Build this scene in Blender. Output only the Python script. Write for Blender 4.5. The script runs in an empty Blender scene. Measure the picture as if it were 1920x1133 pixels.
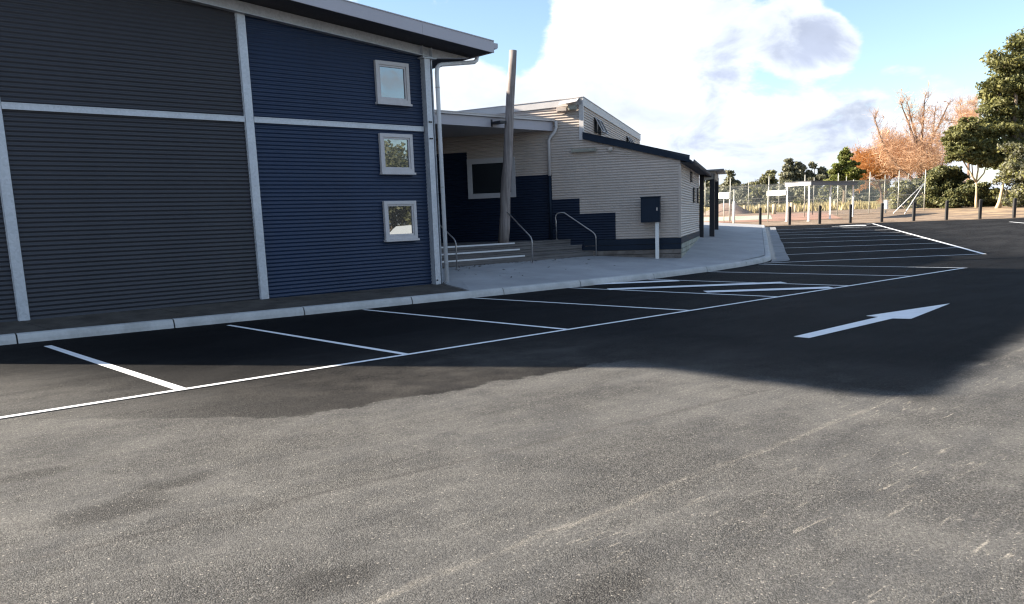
import bpy, math, random
import numpy as np
from mathutils import Matrix, Vector

R = math.radians
rnd = random.Random(7)
sc = bpy.context.scene
COL = sc.collection

# ---------------------------------------------------------------- camera
F, CX, CY = 1553.6, 960.0, 683.5                 # pixels of the 1920 px wide photograph
PITCH, ROLL, YAW = R(9.828), R(-2.110), R(48.079)
EYE = np.array([0, 0, 1.55])
fwd = np.array([math.cos(YAW) * math.cos(PITCH), math.sin(YAW) * math.cos(PITCH), -math.sin(PITCH)])
rt0 = np.array([math.sin(YAW), -math.cos(YAW), 0.0])
up0 = np.cross(rt0, fwd)
rt = math.cos(ROLL) * rt0 + math.sin(ROLL) * up0
up = -math.sin(ROLL) * rt0 + math.cos(ROLL) * up0
cd = bpy.data.cameras.new('camera')
cd.sensor_fit = 'HORIZONTAL'; cd.sensor_width = 36.0
cd.lens = F / 1920 * 36.0
cd.shift_y = (CY - 566.5) / 1920
cd.clip_start = 0.05; cd.clip_end = 3000
cam = bpy.data.objects.new('camera', cd); COL.objects.link(cam)
cam.matrix_world = Matrix(((rt[0], up[0], -fwd[0], EYE[0]), (rt[1], up[1], -fwd[1], EYE[1]),
                           (rt[2], up[2], -fwd[2], EYE[2]), (0, 0, 0, 1)))
sc.camera = cam

# ---------------------------------------------------------------- light and exposure
SUN_EL = R(22.9)
sd = np.array([1.64, -1.71]); sd = sd / np.linalg.norm(sd)      # ground direction in which shadows fall
to_sun = np.array([-sd[0] * math.cos(SUN_EL), -sd[1] * math.cos(SUN_EL), math.sin(SUN_EL)])
sl = bpy.data.lights.new('sun', 'SUN'); sl.energy = 5.0; sl.angle = R(0.55); sl.color = (1.0, 0.90, 0.76)
so = bpy.data.objects.new('sun', sl); COL.objects.link(so)
so.rotation_euler = Vector(to_sun).to_track_quat('Z', 'Y').to_euler()
so.location = (0, 0, 60)
sc.view_settings.view_transform = 'Standard'; sc.view_settings.look = 'None'
sc.view_settings.gamma = 1.0; sc.view_settings.use_curve_mapping = False
sc.view_settings.exposure = 2.0
sc.render.engine = 'CYCLES'
sc.cycles.use_denoising = True
sc.cycles.filter_width = 1.25
sc.cycles.max_bounces = 6; sc.cycles.diffuse_bounces = 3; sc.cycles.glossy_bounces = 3
sc.cycles.transparent_max_bounces = 12; sc.cycles.transmission_bounces = 3
sc.cycles.caustics_reflective = False; sc.cycles.caustics_refractive = False


# ---------------------------------------------------------------- pixel helpers
def ray(px, py):
    return fwd + (px - CX) / F * rt + (CY - py) / F * up


def gz(px, py, z=0.0):
    d = ray(px, py); return EYE + d * ((z - EYE[2]) / d[2])


def plane(px, py, P, n):
    d = ray(px, py); P = np.array(P, float); n = np.array(n, float)
    return EYE + d * (np.dot(P - EYE, n) / np.dot(d, n))


def atd(px, py, depth):
    return EYE + ray(px, py) * depth


CR = EYE + ray(1276, 484) * 24.6                 # base corner of the low hall
CR3 = np.array([CR[0], CR[1], 0.0])
UA = R(31.5)
U = np.array([math.cos(UA), math.sin(UA), 0.0])  # along the low hall's front
V = np.array([-math.sin(UA), math.cos(UA), 0.0])  # along its gable wall, away from the car park
SLOPE = 0.028


def hs(s):
    if s < -0.5: return 0.0
    if s < 0.5: return SLOPE * (s + 0.5) ** 2 / 2
    if s < 130: return SLOPE * s
    return SLOPE * 130 + (s - 130) * 0.004


def gh(x, y):
    return hs((x - CR[0]) * U[0] + (y - CR[1]) * U[1])


def st(s, t, dz=0.0):
    """point s along the front, t out into the car park, on the ground"""
    p = CR3 + s * U - t * V
    return np.array([p[0], p[1], hs(s) + dz])


def gp(px, py, dz=0.0):
    """pixel -> point on the (sloping) ground"""
    q = gz(px, py, dz)
    if (q - CR) @ U < 0.5: return q
    n = np.array([-SLOPE * U[0], -SLOPE * U[1], 1.0]); c = n @ np.array([CR[0], CR[1], dz])
    d = ray(px, py)
    return EYE + d * ((c - n @ EYE) / (n @ d))


def guv(u, v, z):
    p = CR3 + u * U + v * V
    return np.array([p[0], p[1], z])


# ---------------------------------------------------------------- sky
def build_world():
    w = bpy.data.worlds.new('World'); sc.world = w; w.use_nodes = True
    nt = w.node_tree; N = nt.nodes; L = nt.links
    for n in list(N): N.remove(n)
    out = N.new('ShaderNodeOutputWorld')
    sky = N.new('ShaderNodeTexSky'); sky.sky_type = 'NISHITA'; sky.sun_disc = False
    sky.sun_elevation = SUN_EL; sky.sun_rotation = math.atan2(to_sun[0], to_sun[1])
    sky.air_density = 1.0; sky.dust_density = 0.4; sky.ozone_density = 1.6
    bg = N.new('ShaderNodeBackground'); bg.inputs['Strength'].default_value = 0.064
    tc = N.new('ShaderNodeTexCoord')

    def math_(op, a, b=None, clamp=False):
        m = N.new('ShaderNodeMath'); m.operation = op; m.use_clamp = clamp
        for i, x in enumerate((a, b)):
            if x is None: continue
            if isinstance(x, (int, float)): m.inputs[i].default_value = x
            else: L.new(x, m.inputs[i])
        return m.outputs[0]
    sep = N.new('ShaderNodeSeparateXYZ'); L.new(tc.outputs['Generated'], sep.inputs[0])

    def noise(scale, detail, rough, off, dist=0.0):
        mp = N.new('ShaderNodeMapping'); mp.inputs['Location'].default_value = off; mp.inputs['Scale'].default_value = (1, 1, 1.9)
        L.new(tc.outputs['Generated'], mp.inputs[0])
        n = N.new('ShaderNodeTexNoise'); n.inputs['Scale'].default_value = scale
        n.inputs['Detail'].default_value = detail; n.inputs['Roughness'].default_value = rough; n.inputs['Distortion'].default_value = dist
        L.new(mp.outputs[0], n.inputs['Vector']); return n.outputs['Fac']

    def lobe(px, py, width):
        d = ray(px, py); d = d / np.linalg.norm(d)
        vm = N.new('ShaderNodeVectorMath'); vm.operation = 'DOT_PRODUCT'
        L.new(tc.outputs['Generated'], vm.inputs[0]); vm.inputs[1].default_value = tuple(d)
        mr = N.new('ShaderNodeMapRange'); mr.interpolation_type = 'SMOOTHSTEP'
        L.new(vm.outputs['Value'], mr.inputs['Value'])
        mr.inputs['From Min'].default_value = math.cos(width); mr.inputs['From Max'].default_value = 1.0
        return mr.outputs[0]
    dens = math_('ADD', math_('MULTIPLY', noise(4.2, 12.0, 0.60, (3.1, 1.7, 0.4), 0.3), 0.75), math_('MULTIPLY', noise(13.0, 8.0, 0.6, (1.3, 5.7, 2.4), 0.2), 0.30))
    band = N.new('ShaderNodeMapRange'); band.interpolation_type = 'SMOOTHSTEP'; L.new(sep.outputs[2], band.inputs['Value'])
    for k, x in (('From Min', 0.09), ('From Max', 0.21), ('To Min', 0.13), ('To Max', 0.0)): band.inputs[k].default_value = x
    dens = math_('ADD', dens, band.outputs[0])
    for px, py, wd, amp in LOBES:
        dens = math_('ADD', dens, math_('MULTIPLY', lobe(px, py, wd), amp))
    mr = N.new('ShaderNodeMapRange'); mr.interpolation_type = 'SMOOTHSTEP'
    L.new(dens, mr.inputs['Value'])
    mr.inputs['From Min'].default_value = 0.545; mr.inputs['From Max'].default_value = 0.635
    # shaded cloud bottoms
    sh = math_('SUBTRACT', math_('MULTIPLY', noise(9.0, 9.0, 0.58, (8.3, 4.2, 1.1), 0.4), 1.7), 0.36)
    for px, py, wd, amp in SHADE:
        sh = math_('ADD', sh, math_('MULTIPLY', lobe(px, py, wd), amp))
    mr2 = N.new('ShaderNodeMapRange'); mr2.interpolation_type = 'SMOOTHSTEP'
    L.new(sh, mr2.inputs['Value'])
    mr2.inputs['From Min'].default_value = 0.52; mr2.inputs['From Max'].default_value = 0.92
    cc = N.new('ShaderNodeMix'); cc.data_type = 'RGBA'
    L.new(mr2.outputs[0], cc.inputs[0])
    cc.inputs[6].default_value = (4.1, 4.45, 4.95, 1); cc.inputs[7].default_value = (2.45, 2.75, 3.5, 1)
    tone = N.new('ShaderNodeMapRange'); L.new(noise(7.0, 8.0, 0.6, (2.2, 9.1, 3.3), 0.3), tone.inputs['Value'])
    for k, x in (('From Min', 0.3), ('From Max', 0.62), ('To Min', 0.80), ('To Max', 1.12)): tone.inputs[k].default_value = x
    ct = N.new('ShaderNodeVectorMath'); ct.operation = 'SCALE'; L.new(cc.outputs[2], ct.inputs[0]); L.new(tone.outputs[0], ct.inputs['Scale'])
    mx = N.new('ShaderNodeMix'); mx.data_type = 'RGBA'
    L.new(mr.outputs[0], mx.inputs[0]); L.new(sky.outputs[0], mx.inputs[6]); L.new(ct.outputs[0], mx.inputs[7])
    L.new(mx.outputs[2], bg.inputs['Color']); L.new(bg.outputs[0], out.inputs['Surface'])


LOBES = [(1210, 70, 0.17, 0.22), (1500, 68, 0.055, 0.22), (1560, 84, 0.04, 0.15), (1830, 60, 0.20, -0.16), (965, 60, 0.06, -0.16), (870, 190, 0.07, 0.10), (1720, 235, 0.085, 0.16), (1560, 200, 0.07, 0.08)]
SHADE = [(1490, 74, 0.05, 0.30), (1560, 82, 0.045, 0.24), (1350, 135, 0.055, 0.11), (1330, 215, 0.07, 0.13), (1600, 240, 0.055, 0.14), (1480, 330, 0.09, 0.08), (1120, 60, 0.15, -0.30)]
build_world()


# ---------------------------------------------------------------- materials
MATS = {}


def nodes_of(name):
    m = bpy.data.materials.new(name); m.use_nodes = True
    MATS[name] = m
    return m, m.node_tree, m.node_tree.nodes['Principled BSDF']


class NT:
    """small node helper"""
    def __init__(s, nt): s.nt = nt; s.N = nt.nodes; s.L = nt.links
    def put(s, v, sock):
        if hasattr(v, 'is_linked') or hasattr(v, 'links'): s.L.new(v, sock)
        else: sock.default_value = v
    def coord(s, kind='Object'):
        return s.N.new('ShaderNodeTexCoord').outputs[kind]
    def pos(s):
        return s.N.new('ShaderNodeNewGeometry').outputs['Position']
    def mapping(s, vec, scale=(1, 1, 1), rot=(0, 0, 0), loc=(0, 0, 0)):
        n = s.N.new('ShaderNodeMapping'); s.L.new(vec, n.inputs[0])
        n.inputs['Scale'].default_value = scale; n.inputs['Rotation'].default_value = rot; n.inputs['Location'].default_value = loc
        return n.outputs[0]
    def noise(s, vec, scale, detail=4.0, rough=0.5, dist=0.0):
        n = s.N.new('ShaderNodeTexNoise'); s.L.new(vec, n.inputs['Vector'])
        n.inputs['Scale'].default_value = scale; n.inputs['Detail'].default_value = detail
        n.inputs['Roughness'].default_value = rough; n.inputs['Distortion'].default_value = dist
        return n.outputs['Fac']
    def voronoi(s, vec, scale, out='Distance', feature='F1'):
        n = s.N.new('ShaderNodeTexVoronoi'); n.feature = feature; s.L.new(vec, n.inputs['Vector'])
        n.inputs['Scale'].default_value = scale; return n.outputs[out]
    def ramp(s, v, lo, hi, a=0.0, b=1.0, smooth=True):
        n = s.N.new('ShaderNodeMapRange'); n.interpolation_type = 'SMOOTHSTEP' if smooth else 'LINEAR'
        s.L.new(v, n.inputs['Value'])
        for k, x in (('From Min', lo), ('From Max', hi), ('To Min', a), ('To Max', b)): n.inputs[k].default_value = x
        return n.outputs[0]
    def mix(s, f, a, b, blend='MIX'):
        n = s.N.new('ShaderNodeMix'); n.data_type = 'RGBA'; n.blend_type = blend
        s.put(f, n.inputs[0]); s.put(a, n.inputs[6]); s.put(b, n.inputs[7]); return n.outputs[2]
    def math(s, op, a, b=0.0, clamp=False):
        n = s.N.new('ShaderNodeMath'); n.operation = op; n.use_clamp = clamp
        s.put(a, n.inputs[0]); s.put(b, n.inputs[1]); return n.outputs[0]
    def sep(s, v):
        n = s.N.new('ShaderNodeSeparateXYZ'); s.L.new(v, n.inputs[0]); return n.outputs
    def bump(s, h, strength=0.3, dist=0.01, normal=None):
        n = s.N.new('ShaderNodeBump'); s.L.new(h, n.inputs['Height'])
        n.inputs['Strength'].default_value = strength; n.inputs['Distance'].default_value = dist
        if normal: s.L.new(normal, n.inputs['Normal'])
        return n.outputs[0]


def c4(c): return (c[0], c[1], c[2], 1.0)


def mat(name, col, rough=0.6, metal=0.0, var=0.15, vscale=3.0, bump=0.0, bscale=60.0, spec=0.5, stain=None, streak=False):
    """procedural paint / concrete / metal: base colour broken up by two scales of noise"""
    m, nt, b = nodes_of(name); t = NT(nt)
    p = t.pos()
    v = t.mapping(p, (1, 1, 0.15)) if streak else p
    n1 = t.noise(v, vscale, 5.0, 0.6); n2 = t.noise(p, vscale * 9, 4.0, 0.6)
    f = t.math('ADD', t.math('MULTIPLY', n1, 0.7), t.math('MULTIPLY', n2, 0.3))
    dark = tuple(x * (1 - var) for x in col); lite = tuple(min(1, x * (1 + var)) for x in col)
    c = t.mix(t.ramp(f, 0.3, 0.7), c4(dark), c4(lite))
    if stain:
        n3 = t.noise(t.mapping(p, (1, 1, 0.6)), 1.3, 6.0, 0.65)
        c = t.mix(t.ramp(n3, 0.52, 0.72, 0, 0.6), c, c4(stain))
    nt.links.new(c, b.inputs['Base Color'])
    b.inputs['Metallic'].default_value = metal
    nt.links.new(t.ramp(n2, 0.3, 0.7, rough * 0.88, min(1, rough * 1.12)), b.inputs['Roughness'])
    b.inputs['Specular IOR Level'].default_value = spec
    if bump:
        nt.links.new(t.bump(t.noise(p, bscale, 4.0, 0.6), bump, 0.004), b.inputs['Normal'])
    return m


def make_asphalt():
    m, nt, b = nodes_of('asphalt'); t = NT(nt)
    p = t.pos(); x, y, z = t.sep(p)
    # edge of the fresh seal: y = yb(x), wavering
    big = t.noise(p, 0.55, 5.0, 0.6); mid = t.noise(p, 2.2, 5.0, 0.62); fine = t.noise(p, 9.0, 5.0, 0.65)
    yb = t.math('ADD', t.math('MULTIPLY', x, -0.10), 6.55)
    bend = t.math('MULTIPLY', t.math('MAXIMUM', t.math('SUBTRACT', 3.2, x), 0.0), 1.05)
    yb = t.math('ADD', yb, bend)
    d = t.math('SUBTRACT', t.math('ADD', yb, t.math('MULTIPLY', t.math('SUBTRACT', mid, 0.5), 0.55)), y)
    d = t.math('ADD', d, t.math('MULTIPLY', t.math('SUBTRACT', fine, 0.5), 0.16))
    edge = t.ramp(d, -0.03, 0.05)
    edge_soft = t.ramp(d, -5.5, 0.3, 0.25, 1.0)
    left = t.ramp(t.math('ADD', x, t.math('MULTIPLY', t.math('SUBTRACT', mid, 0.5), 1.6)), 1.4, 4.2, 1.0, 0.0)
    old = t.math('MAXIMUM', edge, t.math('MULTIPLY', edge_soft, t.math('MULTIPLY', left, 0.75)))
    # new surface stretched over the shadow tip, its dark colour deepening the shade
    new_shade = t.ramp(t.math('ADD', x, t.math('MULTIPLY', mid, 0.8)), 6.9, 7.5, 0.0, 1.0)
    new_shade = t.math('MULTIPLY', new_shade, t.ramp(t.math('ADD', t.math('ADD', y, t.math('MULTIPLY', x, -0.10)), t.math('MULTIPLY', mid, 0.5)), 1.95, 2.5))
    old = t.math('MULTIPLY', old, t.math('SUBTRACT', 1.0, new_shade))
    # drag marks, dust bands along the driving direction
    dirv = t.mapping(p, (0.35, 3.2, 1.0), (0, 0, R(1.5)))
    st1 = t.noise(dirv, 1.6, 6.0, 0.62, 0.6)
    st2 = t.noise(t.mapping(p, (1.3, 9.0, 1.0), (0, 0, R(-6))), 1.4, 6.0, 0.7, 0.8)
    dust = t.math('ADD', t.math('ADD', t.math('MULTIPLY', big, 0.3), t.math('MULTIPLY', st1, 0.25)), t.math('MULTIPLY', t.noise(p, 2.9, 8.0, 0.72, 0.3), 0.45))
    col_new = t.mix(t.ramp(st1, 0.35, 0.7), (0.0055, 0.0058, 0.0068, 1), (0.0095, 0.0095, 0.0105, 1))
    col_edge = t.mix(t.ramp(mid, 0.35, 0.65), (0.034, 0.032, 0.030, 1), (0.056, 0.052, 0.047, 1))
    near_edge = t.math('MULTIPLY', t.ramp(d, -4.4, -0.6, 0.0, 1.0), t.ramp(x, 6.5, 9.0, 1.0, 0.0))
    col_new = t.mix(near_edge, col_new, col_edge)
    # paler driving lane beyond the second row
    ls = t.math('ADD', t.math('MULTIPLY', t.math('SUBTRACT', x, float(CR[0])), float(U[0])), t.math('MULTIPLY', t.math('SUBTRACT', y, float(CR[1])), float(U[1])))
    lt = t.math('ADD', t.math('MULTIPLY', t.math('SUBTRACT', x, float(CR[0])), float(-V[0])), t.math('MULTIPLY', t.math('SUBTRACT', y, float(CR[1])), float(-V[1])))
    lane = t.math('MULTIPLY', t.ramp(lt, 7.5, 10.5), t.ramp(ls, 0.0, 3.0))
    col_new = t.mix(t.math('MULTIPLY', lane, t.ramp(st1, 0.3, 0.7, 0.75, 1.0)), col_new, (0.030, 0.0295, 0.030, 1))
    col_old = t.mix(t.ramp(dust, 0.36, 0.64), (0.080, 0.078, 0.075, 1), (0.138, 0.131, 0.119, 1))
    # darker open-textured patches
    dpm = None
    for qx, qy, ra, rb in ((215, 955, 0.42, 0.24), (330, 905, 0.34, 0.16), (60, 890, 0.30, 0.16), (620, 1090, 0.34, 0.18), (1130, 1110, 0.45, 0.2)):
        g_ = gz(qx, qy); ex = t.math('DIVIDE', t.math('SUBTRACT', x, float(g_[0])), ra); ey = t.math('DIVIDE', t.math('SUBTRACT', y, float(g_[1])), rb)
        rr_ = t.math('ADD', t.math('SQRT', t.math('ADD', t.math('MULTIPLY', ex, ex), t.math('MULTIPLY', ey, ey))), t.math('MULTIPLY', t.math('SUBTRACT', t.noise(p, 5.0, 7.0, 0.7), 0.5), 1.6))
        k_ = t.ramp(rr_, 0.35, 1.25, 1.0, 0.0); dpm = k_ if dpm is None else t.math('MAXIMUM', dpm, k_)
    col_old = t.mix(t.math('MULTIPLY', dpm, 0.6), col_old, (0.058, 0.055, 0.051, 1))
    # pale rubbed scars
    st3 = t.noise(t.mapping(p, (2.2, 15.0, 1.0), (0, 0, R(-14))), 1.5, 7.0, 0.72, 0.6)
    zone = t.math('MULTIPLY', t.ramp(x, 2.2, 3.4), t.ramp(y, 2.5, 3.6, 1.0, 0.0))
    scar = t.math('MAXIMUM', t.math('MULTIPLY', t.ramp(st2, 0.62, 0.76), t.ramp(big, 0.50, 0.64, 0.0, 0.6)), t.math('MULTIPLY', t.ramp(st3, 0.55, 0.68), t.math('MULTIPLY', zone, t.ramp(t.noise(p, 1.3, 4.0, 0.6), 0.46, 0.62))))
    col_old = t.mix(t.math('MULTIPLY', scar, 0.75), col_old, (0.42, 0.375, 0.31, 1))
    # long pale rubbed line and dark joint along the driving direction
    wob = t.math('MULTIPLY', t.math('SUBTRACT', mid, 0.5), 0.10)
    l1 = t.math('ABSOLUTE', t.math('SUBTRACT', t.math('ADD', y, wob), 2.84))
    l1 = t.math('MULTIPLY', t.ramp(l1, 0.0, 0.055, 1.0, 0.0), t.ramp(t.math('ADD', t.math('MULTIPLY', st3, 0.5), t.math('MULTIPLY', t.noise(p, 3.1, 7.0, 0.75), 0.5)), 0.40, 0.66))
    col_old = t.mix(t.math('MULTIPLY', l1, 0.42), col_old, (0.42, 0.375, 0.31, 1))
    yl = t.math('ADD', t.math('ADD', y, wob), t.math('MULTIPLY', x, 0.115))
    l2 = t.ramp(t.math('ABSOLUTE', t.math('SUBTRACT', yl, 4.55)), 0.012, 0.05, 1.0, 0.0)
    col_old = t.mix(t.math('MULTIPLY', l2, 0.5), col_old, (0.07, 0.065, 0.06, 1))
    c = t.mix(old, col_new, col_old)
    # stones and voids
    pw = t.N.new('ShaderNodeVectorMath'); pw.operation = 'ADD'
    nv = t.N.new('ShaderNodeTexNoise'); t.L.new(p, nv.inputs['Vector']); nv.inputs['Scale'].default_value = 70.0; nv.inputs['Detail'].default_value = 3.0
    sc_ = t.N.new('ShaderNodeVectorMath'); sc_.operation = 'SCALE'; t.L.new(nv.outputs['Color'], sc_.inputs[0]); sc_.inputs['Scale'].default_value = 0.012
    t.L.new(p, pw.inputs[0]); t.L.new(sc_.outputs[0], pw.inputs[1]); pj = pw.outputs[0]
    vo = t.voronoi(pj, 125.0, 'Distance'); vc = t.sep(t.voronoi(pj, 125.0, 'Color'))
    patch = t.noise(t.mapping(p, (0.7, 1.3, 1.0)), 0.85, 7.0, 0.68)
    coarse = t.math('MAXIMUM', t.ramp(patch, 0.38, 0.62, 0.9, 0.2), dpm)
    grit = t.noise(p, 55.0, 3.0, 0.7)
    tint = t.math('MULTIPLY', t.ramp(vc[0], 0.0, 1.0, 0.70, 1.30, False), t.ramp(grit, 0.28, 0.72, 0.66, 1.34, False))
    pit = t.math('MULTIPLY', t.ramp(vc[1], 0.5, 0.8), coarse)
    void = t.math('MAXIMUM', t.math('MULTIPLY', t.ramp(vo, 0.35, 0.8, 0.0, 0.55), coarse), t.math('MULTIPLY', pit, 0.9))
    speck = t.ramp(vc[2], 0.984, 0.994)
    cmul = t.mix(1.0, c, tint, 'MULTIPLY')
    c2 = t.mix(void, cmul, t.mix(old, (0.004, 0.004, 0.0045, 1), (0.03, 0.028, 0.026, 1)))
    c2 = t.mix(t.math('MULTIPLY', speck, t.ramp(old, 0, 1, 0.1, 0.7)), c2, (0.33, 0.30, 0.26, 1))
    nt.links.new(c2, b.inputs['Base Color'])
    nt.links.new(t.ramp(old, 0, 1, 0.72, 0.9), b.inputs['Roughness'])
    nt.links.new(t.ramp(old, 0, 1, 0.05, 0.2), b.inputs['Specular IOR Level'])
    h = t.math('SUBTRACT', t.ramp(vo, 0.1, 0.8, 1.0, 0.0), t.math('MULTIPLY', pit, 1.2))
    h = t.math('ADD', t.math('MULTIPLY', h, t.ramp(coarse, 0.1, 1.0, 0.45, 1.3)), t.math('MULTIPLY', t.noise(p, 22.0, 5.0, 0.65), 1.3))
    bn = t.bump(h, 0.5, 0.005)
    nt.links.new(bn, b.inputs['Normal'])


def make_galv():
    m, nt, b = nodes_of('galvanised'); t = NT(nt); p = t.pos()
    v = t.sep(t.voronoi(p, 26.0, 'Color'))[0]; n = t.noise(p, 2.2, 5.0, 0.6)
    f = t.math('ADD', t.math('MULTIPLY', v, 0.30), t.math('MULTIPLY', t.math('ADD', t.math('MULTIPLY', n, 0.6), t.math('MULTIPLY', t.noise(p, 9.0, 5.0, 0.7), 0.4)), 0.85))
    c = t.mix(t.ramp(f, 0.3, 0.85), (0.40, 0.425, 0.46, 1), (0.54, 0.565, 0.60, 1))
    nt.links.new(c, b.inputs['Base Color']); b.inputs['Metallic'].default_value = 0.35
    nt.links.new(t.ramp(v, 0, 1, 0.38, 0.6), b.inputs['Roughness'])


def make_wood(name, c1, c2, vec_scale=(1, 1, 14), rough=0.8, scale=2.0):
    m, nt, b = nodes_of(name); t = NT(nt); p = t.pos()
    v = t.mapping(p, vec_scale)
    n = t.noise(v, scale, 6.0, 0.65, 0.4); n2 = t.noise(p, 1.7, 4.0, 0.6)
    f = t.math('ADD', t.math('MULTIPLY', n, 0.7), t.math('MULTIPLY', n2, 0.3))
    nt.links.new(t.mix(t.ramp(f, 0.34, 0.66), c4(c1), c4(c2)), b.inputs['Base Color'])
    b.inputs['Roughness'].default_value = rough; b.inputs['Specular IOR Level'].default_value = 0.25
    nt.links.new(t.bump(n, 0.4, 0.006), b.inputs['Normal'])


def make_glass(name, refl=0.4, tint=(0.012, 0.015, 0.018)):
    m, nt, b = nodes_of(name); N = nt.nodes
    t = NT(nt)
    b.inputs['Base Color'].default_value = c4(tint); b.inputs['Roughness'].default_value = 0.25
    g = N.new('ShaderNodeBsdfGlossy'); g.inputs['Roughness'].default_value = 0.008
    g.inputs['Color'].default_value = (0.86, 0.93, 0.97, 1)
    wv = t.bump(t.noise(t.pos(), 1.6, 2.0, 0.5), 0.02, 0.02)
    nt.links.new(wv, g.inputs['Normal'])
    lw = N.new('ShaderNodeLayerWeight'); lw.inputs['Blend'].default_value = 0.3
    f = t.ramp(lw.outputs['Fresnel'], 0.0, 1.0, refl, 1.0, False)
    mx = N.new('ShaderNodeMixShader'); nt.links.new(f, mx.inputs[0])
    nt.links.new(b.outputs[0], mx.inputs[1]); nt.links.new(g.outputs[0], mx.inputs[2])
    nt.links.new(mx.outputs[0], N['Material Output'].inputs['Surface'])


def make_leaf(name, dark, lite, trans=0.3, scale=0.9):
    m, nt, b = nodes_of(name); t = NT(nt); N = nt.nodes; p = t.pos()
    n = t.noise(p, scale, 3.0, 0.6); n2 = t.noise(p, scale * 7, 2.0, 0.5)
    f = t.math('ADD', t.math('MULTIPLY', n, 0.55), t.math('MULTIPLY', n2, 0.45))
    c = t.mix(t.ramp(f, 0.33, 0.67), c4(dark), c4(lite))
    nt.links.new(c, b.inputs['Base Color']); b.inputs['Roughness'].default_value = 0.55
    b.inputs['Specular IOR Level'].default_value = 0.3
    tr = N.new('ShaderNodeBsdfTranslucent'); nt.links.new(c, tr.inputs['Color'])
    mx = N.new('ShaderNodeMixShader'); mx.inputs[0].default_value = trans
    nt.links.new(b.outputs[0], mx.inputs[1]); nt.links.new(tr.outputs[0], mx.inputs[2])
    nt.links.new(mx.outputs[0], N['Material Output'].inputs['Surface'])


def make_mesh_wire():
    m, nt, b = nodes_of('chain_link'); t = NT(nt); N = nt.nodes
    b.inputs['Base Color'].default_value = (0.50, 0.56, 0.52, 1); b.inputs['Roughness'].default_value = 0.6
    n = t.noise(t.pos(), 0.6, 3.0, 0.5)
    tr = N.new('ShaderNodeBsdfTransparent')
    mx = N.new('ShaderNodeMixShader'); nt.links.new(t.ramp(n, 0.3, 0.7, 0.12, 0.22), mx.inputs[0])
    nt.links.new(tr.outputs[0], mx.inputs[1]); nt.links.new(b.outputs[0], mx.inputs[2])
    nt.links.new(mx.outputs[0], N['Material Output'].inputs['Surface'])


def make_ground():
    m, nt, b = nodes_of('earth'); t = NT(nt); p = t.pos(); x, y, z = t.sep(p)
    s = t.math('ADD', t.math('MULTIPLY', t.math('SUBTRACT', x, float(CR[0])), float(U[0])),
               t.math('MULTIPLY', t.math('SUBTRACT', y, float(CR[1])), float(U[1])))
    tt = t.math('ADD', t.math('MULTIPLY', t.math('SUBTRACT', x, float(CR[0])), float(-V[0])),
                t.math('MULTIPLY', t.math('SUBTRACT', y, float(CR[1])), float(-V[1])))
    n = t.noise(p, 0.5, 6.0, 0.65); n2 = t.noise(p, 3.0, 5.0, 0.6)
    f = t.math('ADD', t.math('MULTIPLY', n, 0.6), t.math('MULTIPLY', n2, 0.4))
    dirt = t.mix(t.ramp(f, 0.36, 0.64), (0.17, 0.125, 0.09, 1), (0.29, 0.22, 0.165, 1))
    sand = t.mix(t.ramp(f, 0.36, 0.64), (0.32, 0.22, 0.13, 1), (0.40, 0.29, 0.185, 1))
    dirt = t.mix(t.math('MULTIPLY', t.ramp(tt, 10.0, 16.0), t.ramp(n, 0.42, 0.6)), dirt, sand)
    grass = t.mix(t.ramp(f, 0.36, 0.64), (0.20, 0.17, 0.07, 1), (0.36, 0.30, 0.14, 1))
    sw = t.math('ADD', s, t.math('MULTIPLY', t.math('SUBTRACT', n, 0.5), 6.0))
    c = t.mix(t.ramp(sw, 55.0, 60.0), dirt, grass)
    nt.links.new(c, b.inputs['Base Color']); b.inputs['Roughness'].default_value = 0.95
    b.inputs['Specular IOR Level'].default_value = 0.1
    nt.links.new(t.bump(n2, 0.6, 0.05), b.inputs['Normal'])


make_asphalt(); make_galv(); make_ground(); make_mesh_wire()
mat('grey_cladding', (0.031, 0.033, 0.041), 0.48, var=0.10, vscale=0.8, streak=True)
mat('blue_cladding', (0.007, 0.0215, 0.058), 0.45, var=0.12, vscale=0.8, streak=True)
mat('cream_cladding', (0.48, 0.41, 0.355), 0.5, var=0.05, vscale=1.0, stain=(0.41, 0.355, 0.315), streak=True)
mat('navy_cladding', (0.0085, 0.0165, 0.037), 0.55, var=0.15, vscale=1.0, spec=0.3, streak=True)
mat('navy_trim', (0.0095, 0.0185, 0.034), 0.6, var=0.12, spec=0.2)
mat('fascia_metal', (0.40, 0.385, 0.42), 0.42, var=0.05, vscale=0.6)
mat('pale_trim', (0.55, 0.52, 0.50), 0.5, var=0.06)
mat('soffit', (0.055, 0.055, 0.065), 0.8)
mat('window_frame', (0.50, 0.48, 0.48), 0.45, var=0.05, vscale=6, stain=(0.40, 0.37, 0.35))
mat('downpipe', (0.62, 0.64, 0.66), 0.4, var=0.06, vscale=2, stain=(0.45, 0.45, 0.44))
mat('kerb_concrete', (0.47, 0.465, 0.45), 0.88, var=0.14, vscale=2.2, bump=0.35, bscale=70, spec=0.25, stain=(0.30, 0.29, 0.27))
mat('path_concrete', (0.35, 0.35, 0.352), 0.85, var=0.15, vscale=0.9, bump=0.25, bscale=90, spec=0.3, stain=(0.28, 0.28, 0.285))
mat('channel_concrete', (0.25, 0.25, 0.25), 0.85, var=0.25, vscale=1.4, bump=0.3, bscale=80, spec=0.25, stain=(0.14, 0.14, 0.14))
mat('wet_concrete', (0.05, 0.05, 0.052), 0.42, var=0.3, vscale=4)
mat('old_path', (0.085, 0.075, 0.065), 0.95, var=0.35, vscale=2.5, bump=0.8, bscale=110, spec=0.2, stain=(0.05, 0.04, 0.03))
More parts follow.
